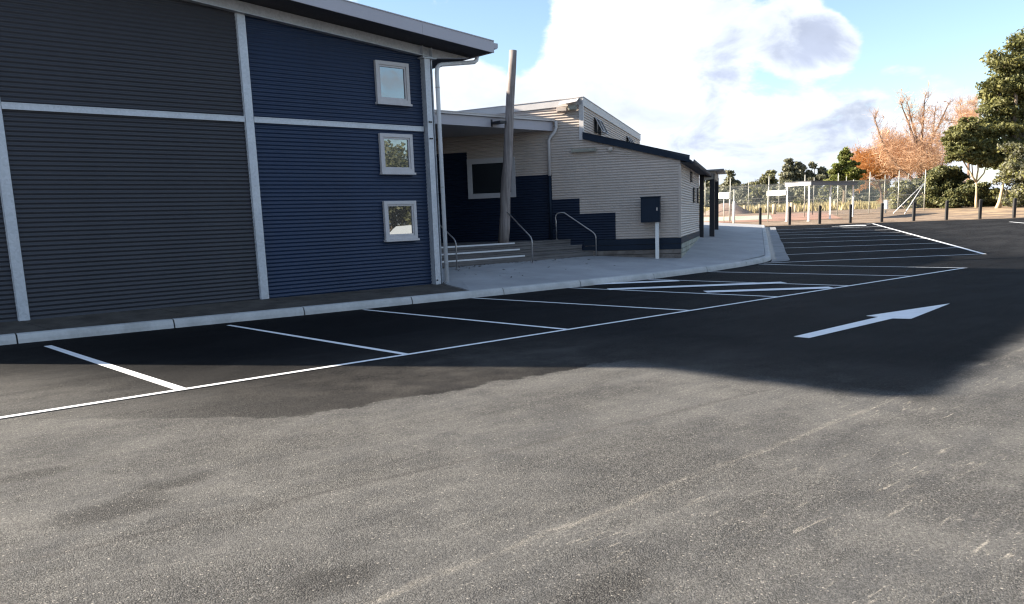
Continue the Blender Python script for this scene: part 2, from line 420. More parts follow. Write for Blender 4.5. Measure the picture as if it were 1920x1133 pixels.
mat('line_paint', (0.80, 0.80, 0.80), 0.7, var=0.06, vscale=5, bump=0.5, bscale=120, spec=0.3, stain=(0.66, 0.66, 0.65))
mat('joint_dark', (0.03, 0.03, 0.03), 0.95)
mat('steel_rail', (0.42, 0.40, 0.39), 0.38, metal=0.7, var=0.08)
mat('nosing', (0.66, 0.66, 0.66), 0.5, var=0.05)
mat('white_paint', (0.78, 0.77, 0.74), 0.5, var=0.05)
mat('black_post', (0.024, 0.022, 0.021), 0.8, var=0.2, vscale=6, streak=True)
mat('dark_steel', (0.008, 0.011, 0.018), 0.45)
mat('grey_roof', (0.085, 0.09, 0.105), 0.5)
mat('pole_steel', (0.42, 0.41, 0.36), 0.5, metal=0.2)
mat('sign_face', (0.80, 0.82, 0.74), 0.5, var=0.04)
mat('lamp_body', (0.30, 0.29, 0.24), 0.6)
mat('court_red', (0.30, 0.17, 0.12), 0.9, var=0.2, vscale=0.6)
mat('court_green', (0.36, 0.42, 0.31), 0.9, var=0.15, vscale=0.6)
mat('tan_stump', (0.42, 0.34, 0.22), 0.85, var=0.2)
mat('dirt_heap', (0.22, 0.16, 0.13), 0.95, var=0.25, bump=0.6, bscale=12)
mat('dry_leaf', (0.035, 0.026, 0.018), 0.9)
mat('car_white', (0.80, 0.80, 0.79), 0.25, var=0.02)
mat('tyre', (0.015, 0.015, 0.016), 0.85)
mat('alloy', (0.55, 0.55, 0.56), 0.35, metal=0.8)
make_wood('weathered_wood', (0.10, 0.085, 0.075), (0.215, 0.19, 0.17), (1, 1, 1), 0.85, 3.0)
make_wood('pale_wood', (0.22, 0.225, 0.185), (0.38, 0.385, 0.33), (1, 1, 1), 0.85, 3.0)
make_wood('deck_wood', (0.085, 0.078, 0.075), (0.17, 0.16, 0.155), (0.5, 14, 14), 0.8, 1.5)
make_wood('pole_wood', (0.16, 0.135, 0.125), (0.34, 0.30, 0.28), (9, 9, 0.5), 0.85, 1.6)
make_wood('bark', (0.10, 0.075, 0.055), (0.24, 0.19, 0.14), (6, 6, 0.8), 0.9, 1.2)
make_wood('pale_bark', (0.30, 0.22, 0.13), (0.55, 0.43, 0.28), (5, 5, 0.8), 0.9, 1.2)
make_wood('twig', (0.11, 0.07, 0.05), (0.22, 0.14, 0.10), (5, 5, 0.8), 0.9, 1.2)
make_glass('reflective_glass', 0.17); make_glass('dark_glass', 0.03)
make_leaf('leaf_gum', (0.095, 0.098, 0.058), (0.215, 0.21, 0.12))
make_leaf('leaf_grey', (0.14, 0.14, 0.10), (0.27, 0.26, 0.18))
make_leaf('leaf_conifer', (0.05, 0.068, 0.013), (0.19, 0.21, 0.04))
make_leaf('leaf_broad', (0.05, 0.06, 0.02), (0.215, 0.205, 0.08))
make_leaf('leaf_dark', (0.022, 0.03, 0.013), (0.085, 0.095, 0.04))
make_leaf('leaf_yellow', (0.085, 0.092, 0.025), (0.23, 0.215, 0.07))
make_leaf('leaf_orange', (0.40, 0.18, 0.055), (0.66, 0.35, 0.14), 0.45)
make_leaf('leaf_pink', (0.56, 0.33, 0.19), (0.80, 0.56, 0.38), 0.45)
make_leaf('dry_grass', (0.26, 0.21, 0.09), (0.48, 0.40, 0.20), 0.3)


# ---------------------------------------------------------------- mesh builder
class MB:
    def __init__(s): s.v = []; s.f = []; s.m = []; s.sm = []

    def face(s, pts, mi=0, smooth=False):
        n = len(s.v); s.v += [tuple(map(float, p)) for p in pts]; s.f.append(tuple(range(n, n + len(pts)))); s.m.append(mi); s.sm.append(smooth)

    def hexa(s, c, mi=0):
        """8 corners: bottom 4 counter-clockwise, then top 4"""
        n = len(s.v); s.v += [tuple(map(float, p)) for p in c]
        for q in ((0, 3, 2, 1), (4, 5, 6, 7), (0, 1, 5, 4), (1, 2, 6, 5), (2, 3, 7, 6), (3, 0, 4, 7)):
            s.f.append(tuple(n + i for i in q)); s.m.append(mi); s.sm.append(False)

    def box(s, x0, x1, y0, y1, z0, z1, mi=0):
        s.hexa([(x0, y0, z0), (x1, y0, z0), (x1, y1, z0), (x0, y1, z0), (x0, y0, z1), (x1, y0, z1), (x1, y1, z1), (x0, y1, z1)], mi)

    def ob(s, o, a, b, c, mi=0):
        """oriented box from corner o with edge vectors a, b, c"""
        o, a, b, c = (np.array(k, float) for k in (o, a, b, c))
        s.hexa([o, o + a, o + a + b, o + b, o + c, o + a + c, o + a + b + c, o + b + c], mi)

    def prism(s, poly, ext, mi=0):
        n = len(s.v); k = len(poly); e = np.array(ext, float)
        s.v += [tuple(map(float, p)) for p in poly] + [tuple(map(float, np.array(p, float) + e)) for p in poly]
        s.f.append(tuple(range(n + k - 1, n - 1, -1))); s.f.append(tuple(range(n + k, n + 2 * k)))
        for i in range(k):
            j = (i + 1) % k; s.f.append((n + i, n + j, n + k + j, n + k + i))
        s.m += [mi] * (k + 2); s.sm += [False] * (k + 2)

    def tube(s, pts, rad, n=8, mi=0, cap=True, twist=0.0):
        pts = [np.array(p, float) for p in pts]
        if isinstance(rad, (int, float)): rad = [rad] * len(pts)
        base = len(s.v); prev = None
        for i, p in enumerate(pts):
            d = pts[min(i + 1, len(pts) - 1)] - pts[max(i - 1, 0)]; d = d / (np.linalg.norm(d) + 1e-9)
            if prev is None:
                a = np.cross(d, (0, 0, 1.0)) if abs(d[2]) < 0.9 else np.cross(d, (1.0, 0, 0))
            else:
                a = prev - d * (prev @ d)
            a = a / (np.linalg.norm(a) + 1e-9); prev = a; b = np.cross(d, a)
            for k in range(n):
                w = 2 * math.pi * k / n + twist
                q = p + rad[i] * (a * math.cos(w) + b * math.sin(w)); s.v.append((float(q[0]), float(q[1]), float(q[2])))
        for i in range(len(pts) - 1):
            for k in range(n):
                j = (k + 1) % n; o = base + i * n
                s.f.append((o + k, o + j, o + n + j, o + n + k)); s.m.append(mi); s.sm.append(True)
        if cap:
            s.f.append(tuple(range(base + n - 1, base - 1, -1))); e = base + (len(pts) - 1) * n
            s.f.append(tuple(range(e, e + n))); s.m += [mi, mi]; s.sm += [False, False]

    def build(s, name, mats, parent=None, kind=None):
        me = bpy.data.meshes.new(name); me.from_pydata(s.v, [], s.f)
        for k in (mats if isinstance(mats, (list, tuple)) else [mats]): me.materials.append(MATS[k])
        me.polygons.foreach_set('material_index', s.m); me.polygons.foreach_set('use_smooth', s.sm); me.update()
        o = bpy.data.objects.new(name, me); COL.objects.link(o)
        if parent is not None: o.parent = parent; o.matrix_parent_inverse = parent.matrix_world.inverted()
        if kind: o['kind'] = kind
        return o


def thing(name, label, cat, loc=(0, 0, 0), group=None):
    e = bpy.data.objects.new(name, None); COL.objects.link(e); e.location = tuple(map(float, loc)); e.empty_display_size = 0.3
    e.matrix_world = Matrix.Translation(Vector(tuple(map(float, loc))))
    e['label'] = label; e['category'] = cat
    if group: e['group'] = group
    return e


def tag(o, label, cat, group=None):
    o['label'] = label; o['category'] = cat
    if group: o['group'] = group
    return o


def struct(name, label=None):
    e = bpy.data.objects.new(name, None); COL.objects.link(e); e['kind'] = 'structure'
    return e


def corrugated(mb, O, D, Nn, xs, z0, z1, pitch=0.076, amp=0.009, lims=None, matfn=None, phase=0.0):
    """horizontal corrugated sheet; O origin, D along, Nn outward, xs column breaks"""
    O, D, Nn = np.array(O, float), np.array(D, float), np.array(Nn, float)
    nz = max(2, int(round((z1 - z0) / (pitch / 8))))
    rows = []
    for i in range(nz + 1):
        z = z0 + (z1 - z0) * i / nz
        off = amp * math.cos(2 * math.pi * z / pitch + phase)
        lo, hi = (xs[0], xs[-1]) if lims is None else lims(z)
        row = []
        for x in xs:
            xx = min(max(x, lo), hi)
            p = O + D * xx + Nn * off; row.append(len(mb.v)); mb.v.append((float(p[0]), float(p[1]), float(z)))
        rows.append((z, row, lo, hi))
    for i in range(nz):
        zm = (rows[i][0] + rows[i + 1][0]) / 2
        if rows[i][3] - rows[i][2] < 1e-4 and rows[i + 1][3] - rows[i + 1][2] < 1e-4: continue
        for k in range(len(xs) - 1):
            if min(rows[i][3], rows[i + 1][3]) <= xs[k]: continue
            mb.f.append((rows[i][1][k], rows[i][1][k + 1], rows[i + 1][1][k + 1], rows[i + 1][1][k]))
            mb.m.append(matfn((xs[k] + xs[k + 1]) / 2, zm) if matfn else 0); mb.sm.append(True)


# ---------------------------------------------------------------- ground and car park
def build_ground():
    mb = MB()
    S = [-90, -40, -10, -0.5, 0.0, 0.5] + [2 + 4 * i for i in range(32)] + [130, 200, 400, 900, 2200]
    T = [-1500, -400, -150, -80, -40, -20, -8, 0, 8, 20, 40, 80, 150, 400, 1500]
    for s in S:
        for t in T:
            p = st(s, t, -0.03); mb.v.append(tuple(map(float, p)))
    n = len(T)
    for i in range(len(S) - 1):
        for j in range(n - 1):
            mb.f.append((i * n + j, i * n + j + 1, (i + 1) * n + j + 1, (i + 1) * n + j)); mb.m.append(0); mb.sm.append(True)
    mb.build('ground', 'earth', kind='structure')
    mb = MB()
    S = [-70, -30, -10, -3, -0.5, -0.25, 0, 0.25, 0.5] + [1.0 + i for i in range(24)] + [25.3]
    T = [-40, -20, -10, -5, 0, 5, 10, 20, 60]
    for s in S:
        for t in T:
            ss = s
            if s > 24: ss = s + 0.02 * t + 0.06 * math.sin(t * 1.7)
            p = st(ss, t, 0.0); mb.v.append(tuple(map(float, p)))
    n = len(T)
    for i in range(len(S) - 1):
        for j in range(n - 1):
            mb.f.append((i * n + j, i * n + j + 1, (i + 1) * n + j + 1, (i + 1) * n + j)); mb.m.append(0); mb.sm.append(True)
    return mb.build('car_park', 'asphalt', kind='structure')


park = build_ground()


def strip(name, a, b, w, dz=0.005, n=8, w2=None):
    """painted line from a to b (x, y)"""
    a, b = np.array(a[:2], float), np.array(b[:2], float); d = (b - a) / np.linalg.norm(b - a); q = np.array([-d[1], d[0]])
    mb = MB(); top = []
    for i in range(n + 1):
        p = a + (b - a) * i / n
        for sgn in (-1, 1):
            e = p + q * w / 2 * sgn + q * (0.0025 * math.sin(i * 12.9898 + sgn * 4.1))
            mb.v.append((float(e[0]), float(e[1]), float(gh(*e) + dz)))
    for i in range(n):
        mb.f.append((2 * i + 1, 2 * i, 2 * i + 2, 2 * i + 3)); mb.m.append(0); mb.sm.append(False)
    return mb.build(name, 'line_paint', park)


YE = lambda x: 8.32 - 0.031 * (x - 1.5)                      # line closing the bays
KY = [(-8, 15.0), (2.52, 14.18), (7.08, 13.66), (11.73, 13.25), (16.49, 12.95), (19.4, 13.14), (21.35, 13.42)]


def kerb_y(x):
    for (x0, y0), (x1, y1) in zip(KY, KY[1:]):
        if x <= x1: return y0 + (y1 - y0) * (x - x0) / (x1 - x0)
    return KY[-1][1]


strip('end_line', (-9, YE(-9)), (22.0, YE(22.0)), 0.085, 0.009, 24)
for x0, x1 in ((-2.4, -2.4), (0.3, 0.3), (2.98, 2.99), (5.71, 5.68), (8.35, 8.39), (10.9, 11.17), (13.6, 13.76), (16.25, 16.36), (19.0, 19.14), (22.0, 22.0)):
    ky = min(kerb_y(x0), 13.45)
    strip('bay_line', (x0, ky - 0.03), (x1, YE(x1) + (0.045 if x0 < 21 else -0.04)), 0.11 if 2.9 < x0 < 3.1 else 0.085, 0.005)
for (a, b) in (((1094, 534.5), (1272, 527.2)), ((1140, 543.6), (1470, 530.8)), ((1322, 548.3), (1560, 540.3))):
    strip('hatch_stripe', gz(*a), gz(*b), 0.40, 0.013)
# direction arrow
mb = MB()
ar = [(9.43, 5.235), (9.42, 5.03), (11.72, 5.01), (11.80, 4.79), (13.92, 5.07), (11.82, 5.43), (11.79, 5.235)]
mb.prism([(x, y, 0.003) for x, y in ar], (0, 0, 0.004)); mb.build('arrow_marking', 'line_paint', park)
# second row of bays
ROW_L = [(1432, 494), (1437.6, 479.4), (1433.4, 466.8), (1433, 457), (1433, 448.5), (1433, 442), (1433, 437.3), (1433, 432.2)]
ROW_R = [(1841, 476.6), (1802, 464.5), (1765, 456), (1737, 447.6), (1709, 441), (1688, 435.8), (1672, 431.0), (1652, 425)]
rl = [gp(*q) for q in ROW_L]; rr = [gp(*q) for q in ROW_R]
for i in range(8):
    strip('bay_line', rl[i], rr[i], 0.085, 0.006, 16)
e0, e1 = gp(1846, 477.2), gp(1636, 419.8)
strip('end_line', e0, e1, 0.12, 0.010, 20)
strip('bay_line', gp(1560, 425.2), gp(1634, 420.0), 0.09, 0.006, 12)
strip('hatch_stripe', gp(1575, 424.2), gp(1624, 423.2), 0.5, 0.007, 10)
strip('bay_line', gp(1893, 416.3), gp(1960, 422), 0.12, 0.006, 8)

# ---------------------------------------------------------------- kerb
kerb = struct('kerb')


def sweep_block(name, path, prof, matn, parent):
    """profile (inward offset, height) swept along an open path of (x, y, z)"""
    mb = MB(); k = len(prof)
    for i, p in enumerate(path):
        a = np.array(path[max(i - 1, 0)][:2]); b = np.array(path[min(i + 1, len(path) - 1)][:2])
        d = (b - a) / np.linalg.norm(b - a); q = np.array([-d[1], d[0]])
        for off, h in prof:
            e = np.array(p[:2]) + q * off; mb.v.append((float(e[0]), float(e[1]), float(p[2] + h)))
    for i in range(len(path) - 1):
        for j in range(k - 1):
            mb.f.append((i * k + j, (i + 1) * k + j, (i + 1) * k + j + 1, i * k + j + 1)); mb.m.append(0); mb.sm.append(False)
    mb.f.append(tuple(range(k - 1, -1, -1))); mb.f.append(tuple(range((len(path) - 1) * k, len(path) * k))); mb.m += [0, 0]; mb.sm += [False, False]
    return mb.build(name, matn, parent)


KP = [(0.0, -0.04), (0.012, 0.06), (0.035, 0.115), (0.055, 0.135), (0.085, 0.142), (0.19, 0.142), (0.19, -0.04)]
KCORE = [(0.02, -0.04), (0.045, 0.09), (0.08, 0.125), (0.185, 0.125), (0.185, -0.04)]
# path of the kerb face: along the hall, round the corner, then along the second row of bays
kpath = [(x, kerb_y(x)) for x in np.arange(-8, 21.3, 0.25)]
c0 = np.array([21.25, 13.40]); c3 = np.array(st(2.3, 2.62)[:2])
dA = np.array([1.0, 0.14]); dA /= np.linalg.norm(dA); dB = U[:2]
for i in range(1, 9):
    w = i / 8.0
    b1 = c0 + dA * 0.9; b2 = c3 - dB * 0.9
    q = (1 - w) ** 3 * c0 + 3 * (1 - w) ** 2 * w * b1 + 3 * (1 - w) * w * w * b2 + w ** 3 * c3
    kpath.append((q[0], q[1]))
end_s = 24.2
kpath += [tuple(st(s, 2.62)[:2]) for s in np.arange(2.8, end_s, 0.5)]
kpath = [np.array(k) for k in kpath]
acc = [0.0]
for a, b in zip(kpath, kpath[1:]): acc.append(acc[-1] + float(np.linalg.norm(b - a)))


def along(s):
    s = min(max(s, 0), acc[-1] - 1e-6); i = int(np.searchsorted(acc, s, side='right')) - 1
    w = (s - acc[i]) / (acc[i + 1] - acc[i]); p = kpath[i] * (1 - w) + kpath[i + 1] * w
    return (p[0], p[1], gh(*p))


joints = []
for x in (-7.9, -5.4, -3.3, -1.3, 0.75, 2.80, 4.95, 7.15, 9.4, 11.7, 14.0, 16.4, 19.05):
    i = min(range(len(kpath)), key=lambda k: abs(kpath[k][0] - x) if kpath[k][0] < 21 else 99); joints.append(acc[i])
s = joints[-1] + 2.45
while s < acc[-1]: joints.append(s); s += 2.4
joints.append(acc[-1])
for a, b in zip(joints, joints[1:]):
    n = max(2, int((b - a) / 0.3))
    sweep_block('kerb_block', [along(a + 0.012 + (b - a - 0.024) * i / n) for i in range(n + 1)], KP, 'kerb_concrete', kerb)
sweep_block('kerb_bed', [along(x) for x in np.arange(joints[0], acc[-1], 0.3)], KCORE, 'joint_dark', kerb)
# concrete channel beside the second row
mb = MB()
cp = [st(s, 2.62, 0.006) for s in np.arange(1.75, end_s, 0.5)]
cq = [st(s, 3.14 + 0.012 * math.sin(s * 0.9), 0.010) for s in np.arange(1.75, end_s, 0.5)]
for i in range(len(cp) - 1):
    mid0 = (cp[i] + cq[i]) / 2 + np.array([0, 0, 0.0]); mid1 = (cp[i + 1] + cq[i + 1]) / 2
    mb.face([cp[i], mid0, mid1, cp[i + 1]]); mb.face([mid0, cq[i], cq[i + 1], mid1])
a0 = st(1.75, 2.62, 0.006); fan = [a0] + [st(1.75 - 0.52 * math.sin(w), 2.62 + 0.52 * math.cos(w), 0.010) for w in np.linspace(0, math.pi / 2 * 1.05, 7)]
mb.face(fan)
ch = mb.build('gutter_channel', 'channel_concrete', kerb)
mb = MB(); rg_ = random.Random(12); pz = np.arange(1.9, end_s, 0.35)
wl = [st(x, 2.615, 0.0135) for x in pz]; wr = [st(x, 2.615 + 0.10 + 0.09 * rg_.random(), 0.0145) for x in pz]
for i in range(len(pz) - 1): mb.face([wl[i], wr[i], wr[i + 1], wl[i + 1]])
mb.build('wet_strip', 'wet_concrete', kerb)

# ---------------------------------------------------------------- footpaths
KB = 0.195
old_path = struct('old_path')
xs = [-7.8, -5.6, -3.4, -1.2, 0.95, 3.3, 5.5, 7.6, 9.75, 11.55]
for a, b in zip(xs, xs[1:]):
    mb = MB(); a2, b2 = a + 0.008, b - 0.008
    zw = lambda x: 0.235 - 0.0062 * (x - 3)
    if b > 11.5: pts = [(a2, kerb_y(a2) + KB, 0.128), (11.0, kerb_y(11.0) + KB, 0.128), (11.30, 14.2, 0.135), (11.55, 15.0, 0.155), (11.74, 15.42, zw(11.7)), (a2 - 0.25, 15.44, zw(a2))]
    else: pts = [(a2, kerb_y(a2) + KB, 0.128), (b2, kerb_y(b2) + KB, 0.128), (b2 - 0.25, 15.44, zw(b2)), (a2 - 0.25, 15.44, zw(a2))]
    mb.prism([(x, y, z - 0.08) for x, y, z in pts], (0, 0, 0.08)); mb.build('slab', 'old_path', old_path)
mb = MB(); mb.prism([(-8, kerb_y(-8) + KB, 0.03), (11.2, kerb_y(11.2) + KB, 0.03), (11.7, 15.42, 0.06), (-8, 15.42, 0.06)], (0, 0, 0.07)); mb.build('path_bed', 'joint_dark', old_path)

foot = struct('footpath')
Kb = lambda x: (x, kerb_y(x) + KB, 0.136)
G = lambda u, v, z: tuple(guv(u, v, z))


def slab(pts, name='slab'):
    """thin slab, fanned from its centre so that it may warp a little"""
    mb = MB(); pts = [np.array(p, float) for p in pts]; c = sum(pts) / len(pts)
    pts = [p + (c - p) * (0.006 / (np.linalg.norm((c - p)[:2]) + 1e-6)) for p in pts]; c = sum(pts) / len(pts)
    for i in range(len(pts)): mb.face([c, pts[i], pts[(i + 1) % len(pts)]], 0, True)
    for i in range(len(pts)):
        a, b = pts[i], pts[(i + 1) % len(pts)]; dn = np.array([0, 0, 0.12]); mb.face([a - dn, b - dn, b, a])
    return mb.build(name, 'path_concrete', foot)


SY, SZ = 17.2, 0.41                                # foot of the stairs
gx = lambda y: CR[0] + V[0] / V[1] * (y - CR[1])   # x of the gable wall at y
wallv = lambda u: 0.28 + 0.045 * u                 # path level against the front wall
slab([Kb(11.03), Kb(13.6), (13.6, SY, SZ), (11.78, SY, SZ), (11.78, 15.45, 0.22), (11.58, 15.0, 0.175), (11.33, 14.2, 0.15)])
slab([Kb(13.6), Kb(16.4), (16.4, SY, SZ), (13.6, SY, SZ)])
slab([Kb(16.4), Kb(19.0), G(0, 1.15, 0.33), G(0, 2.55, SZ), (16.4, SY, SZ)])
slab([Kb(19.0), Kb(21.2), (22.0, 13.86, 0.145), G(0, -0.02, 0.28), G(0, 1.15, 0.33)])
kb2 = lambda s: tuple(st(s, 2.62 - KB, 0.138))
slab([(22.0, 13.86, 0.145), kb2(2.4), G(2.4, 0, wallv(2.4)), G(0, -0.02, 0.28)])
us = [2.4, 4.2, 6.0, 7.9, 10.2, 12.6, 15.0, 18.0, 21.0, 24.2]
for a, b in zip(us, us[1:]):
    f = lambda u: wallv(u) if u < 8.4 else wallv(8.4) + SLOPE * (u - 8.4)
    vi = lambda u: 0.0 if u < 8.0 else 1.0
    slab([kb2(a), kb2(b), G(b, vi(b), f(b)), G(a, vi(a), f(a))])
mb = MB(); mb.prism([(11.75, 13.45, 0.02), (19, 13.3, 0.02), (21.6, 13.9, 0.02), (20.2, 15.1, 0.02), (17.9, 17.2, 0.02), (11.75, 17.2, 0.02)], (0, 0, 0.09)); mb.build('path_bed', 'joint_dark', foot)

# ---------------------------------------------------------------- sports hall (clad shed on the left)
WY = 15.45
hall = thing('sports_hall', 'tall shed clad in dark grey and blue corrugated steel with galvanised columns', 'building', (7, WY, 0.2))
zb = lambda x: 5.65 - 0.0837 * (x - 6.38)            # underside of the raking beam
xb = lambda z: 6.38 + (5.65 - z) / 0.0837
zt = lambda x: 5.515 + 0.0865 * (12.92 - x)          # top of the verge fascia
YV = 14.6


def cladding(x0, x1, z0, z1, matn, lims=None):
    mb = MB(); corrugated(mb, (0, WY, 0), (1, 0, 0), (0, -1, 0), [x0, x1], z0, z1, lims=lims)
    return mb.build('wall_panel', matn, hall)


XL = -4.2
shadow_lean = lambda z: -0.2 - 0.478 * z                    # unseen end of the shed, leaned outward to shape the ground shadow
cladding(XL, 3.06, 0.12, 3.58, 'grey_cladding', lambda z: (shadow_lean(z), 3.06))
cladding(XL, 3.06, 3.69, 6.60, 'grey_cladding', lambda z: (shadow_lean(z), min(3.06, xb(z - 0.12))))
cladding(3.21, 7.27, 0.12, 3.58, 'grey_cladding')
cladding(3.21, 7.27, 3.69, 6.05, 'grey_cladding', lambda z: (3.21, max(3.21, min(7.27, xb(z - 0.12)))))
cladding(7.43, 11.48, 0.12, 3.58, 'blue_cladding')
cladding(7.43, 11.48, 3.69, 5.68, 'blue_cladding', lambda z: (7.43, max(7.43, min(11.48, xb(z - 0.12)))))
# structure behind the sheets, side wall, back and end wall
mb = MB()
mb.prism([(shadow_lean(0), WY + 0.03, 0), (11.6, WY + 0.03, 0), (11.6, WY + 0.03, zb(11.6) + 0.1), (shadow_lean(6.6), WY + 0.03, zb(shadow_lean(6.6)) + 0.1)], (0, 14.0, 0)); mb.build('shell', 'grey_cladding', hall)
for x0, x1 in ((3.06, 3.21), (7.27, 7.43)):
    mb = MB(); ztop = zb((x0 + x1) / 2) - 0.01
    mb.box(x0, x1, WY - 0.055, WY - 0.012, 0.17, ztop); mb.box(x0 - 0.014, x0, WY - 0.03, WY + 0.02, 0.17, ztop); mb.box(x1, x1 + 0.014, WY - 0.03, WY + 0.02, 0.17, ztop)
    mb.build('column', 'galvanised', hall)
mb = MB()                                              # corner column: flange, web and back flange
mb.box(11.48, 11.625, WY - 0.16, WY + 0.02, 0.15, 5.13); mb.box(11.625, 11.70, WY - 0.05, WY - 0.03, 0.15, 5.13); mb.box(11.70, 11.73, WY - 0.10, WY + 0.06, 0.15, 5.13)
mb.box(11.42, 11.80, WY - 0.20, WY + 0.05, 5.13, 5.155)
cc_ = mb.build('column', 'galvanised', hall)
for x, z in ((11.525, 3.42), (11.575, 3.42), (11.525, 3.78), (11.575, 3.78), (11.52, 0.27)):
    mb = MB(); mb.tube([(x, WY - 0.155, z), (x, WY - 0.185, z)], 0.018, 6); mb.build('bolt', 'black_post', cc_)
for x0, x1 in ((XL + 2.5, 3.06), (3.225, 7.255), (7.445, 11.46)):
    mb = MB(); mb.box(x0, x1, WY - 0.045, WY - 0.011, 3.582, 3.688); mb.box(x0, x1, WY - 0.052, WY - 0.045, 3.672, 3.688); mb.build('girt', 'galvanised', hall)
# raking beam with stiffeners and tapered tip
mb = MB(); zs = lambda x: zt(x) - 0.235
x0 = -4.0; x1 = 11.75
mb.prism([(x0, WY - 0.06, zb(x0)), (x1, WY - 0.06, zb(x1) - 0.03), (12.75, WY - 0.06, zs(12.75) - 0.03), (12.75, WY - 0.06, zs(12.75)), (x0, WY - 0.06, zs(x0))], (0, 0.03, 0))
mb.prism([(x0, WY - 0.16, zb(x0) - 0.012), (x1, WY - 0.16, zb(x1) - 0.042), (x1, WY - 0.16, zb(x1) - 0.03), (x0, WY - 0.16, zb(x0))], (0, 0.14, 0))
mb.prism([(x1, WY - 0.16, zb(x1) - 0.042), (12.75, WY - 0.16, zs(12.75) - 0.04), (12.75, WY - 0.16, zs(12.75) - 0.03), (x1, WY - 0.16, zb(x1) - 0.03)], (0, 0.14, 0))
beam = mb.build('raking_beam', 'galvanised', hall)
for x in (11.46, 11.70):
    mb = MB(); mb.box(x, x + 0.014, WY - 0.15, WY - 0.06, 5.16, zs(x) - 0.01); mb.build('stiffener', 'galvanised', beam)
# roof, soffit, fascia
XR0, XR1 = -4.42, 12.92
mb = MB(); mb.prism([(XR0, YV + 0.03, zt(XR0) - 0.22), (XR1 - 0.02, YV + 0.03, zt(XR1) - 0.22), (XR1 - 0.02, YV + 0.03, zt(XR1) - 0.03), (XR0, YV + 0.03, zt(XR0) - 0.03)], (0, 16.0, 0)); mb.build('roof', ['soffit'], hall)
fx = [XR0, -1.5, 1.5, 4.4, 7.4, 10.95, XR1]
for a, b in zip(fx, fx[1:]):
    mb = MB(); a2 = a + 0.004
    mb.prism([(a2, YV, zt(a2) - 0.245), (b, YV, zt(b) - 0.245), (b, YV, zt(b)), (a2, YV, zt(a2))], (0, 0.026, 0))
    mb.prism([(a2, YV - 0.012, zt(a2) + 0.001), (b, YV - 0.012, zt(b) + 0.001), (b, YV - 0.012, zt(b) + 0.02), (a2, YV - 0.012, zt(a2) + 0.02)], (0, 0.25, 0)); mb.build('verge_fascia', 'fascia_metal', hall)
mb = MB(); mb.box(XR1 - 0.015, XR1 + 0.002, YV + 0.03, YV + 16, zt(XR1) - 0.24, zt(XR1) - 0.06); mb.build('eave_fascia', 'fascia_metal', hall)
mb = MB()
gpf = [(0, 0), (0.0, -0.12), (0.10, -0.12), (0.125, -0.08), (0.125, 0.0), (0.112, 0.0), (0.112, -0.07), (0.09, -0.105), (0.012, -0.105), (0.012, 0)]
mb.prism([(XR1 + 0.003 + a, YV + 0.02, zt(XR1) - 0.03 + b) for a, b in gpf], (0, 16.0, 0)); mb.prism([(XR1 + 0.003 + a, YV + 0.012, zt(XR1) - 0.03 + b) for a, b in gpf[:5]], (0, 0.007, 0)); mb.build('gutter', 'fascia_metal', hall)
# unseen block added behind the shed to shade the cream gable
mb = MB(); mb.prism([(0.5, 23.8, 0.1), (12.85, 23.8, 0.1), (12.85, 23.8, 7.88), (11.6, 23.8, 8.55), (0.5, 23.8, 9.0)], (0, 12, 0)); mb.build('unseen_shade_block', 'grey_cladding', hall)
# downpipe
pts = [(12.98, 15.28, 5.42), (12.98, 15.27, 5.30), (12.95, 15.26, 5.22), (12.87, 15.25, 5.17), (12.75, 15.25, 5.15), (11.93, 15.25, 5.03), (11.84, 15.25, 5.00), (11.79, 15.25, 4.94), (11.775, 15.25, 4.85), (11.775, 15.25, 0.16)]
mb = MB(); mb.tube(pts, 0.047, 12); dp = mb.build('downpipe', 'downpipe', hall)
for z in (0.62, 2.35, 4.52):
    mb = MB(); mb.tube([(11.775, 15.25, z), (11.775, 15.25, z + 0.016)], 0.054, 12); mb.build('pipe_clip', 'steel_rail', dp)


def window(x0, x1, z0, z1, parent):
    e = 0.075; y1 = WY - 0.012
    mb = MB(); yf = WY - 0.075
    mb.prism([(x0, yf, z0), (x1, yf, z0), (x1 - e, yf, z0 + e), (x0 + e, yf, z0 + e)], (0, 0.07, 0))
    mb.prism([(x0, yf, z1), (x0 + e, yf, z1 - e), (x1 - e, yf, z1 - e), (x1, yf, z1)], (0, 0.07, 0))
    mb.prism([(x0, yf, z0), (x0 + e, yf, z0 + e), (x0 + e, yf, z1 - e), (x0, yf, z1)], (0, 0.07, 0))
    mb.prism([(x1, yf, z0), (x1, yf, z1), (x1 - e, yf, z1 - e), (x1 - e, yf, z0 + e)], (0, 0.07, 0))
    f = mb.build('window', 'window_frame', parent)
    mb = MB(); a = e + 0.008; b = a + 0.03; ys = yf + 0.022
    for q in ((x0 + a - 0.006, x1 - a + 0.006, z0 + a - 0.006, z0 + b), (x0 + a - 0.006, x1 - a + 0.006, z1 - b, z1 - a + 0.006), (x0 + a - 0.006, x0 + b, z0 + b, z1 - b), (x1 - b, x1 - a + 0.006, z0 + b, z1 - b)):
        mb.box(q[0], q[1], ys, ys + 0.03, q[2], q[3])
    mb.build('sash', 'window_frame', f)
    mb = MB(); mb.face([(x0 + b, ys + 0.024, z0 + b), (x1 - b, ys + 0.024, z0 + b), (x1 - b, ys + 0.024, z1 - b), (x0 + b, ys + 0.024, z1 - b)]); mb.build('pane', 'reflective_glass', f)
    mb = MB(); mb.box(x0 - 0.02, x1 + 0.02, yf - 0.035, WY, z0 - 0.045, z0 - 0.002); mb.build('sill', 'window_frame', f)


for z0, z1 in ((4.14, 4.99), (2.68, 3.50), (1.24, 2.07)): window(10.26, 11.11, z0, z1, hall)

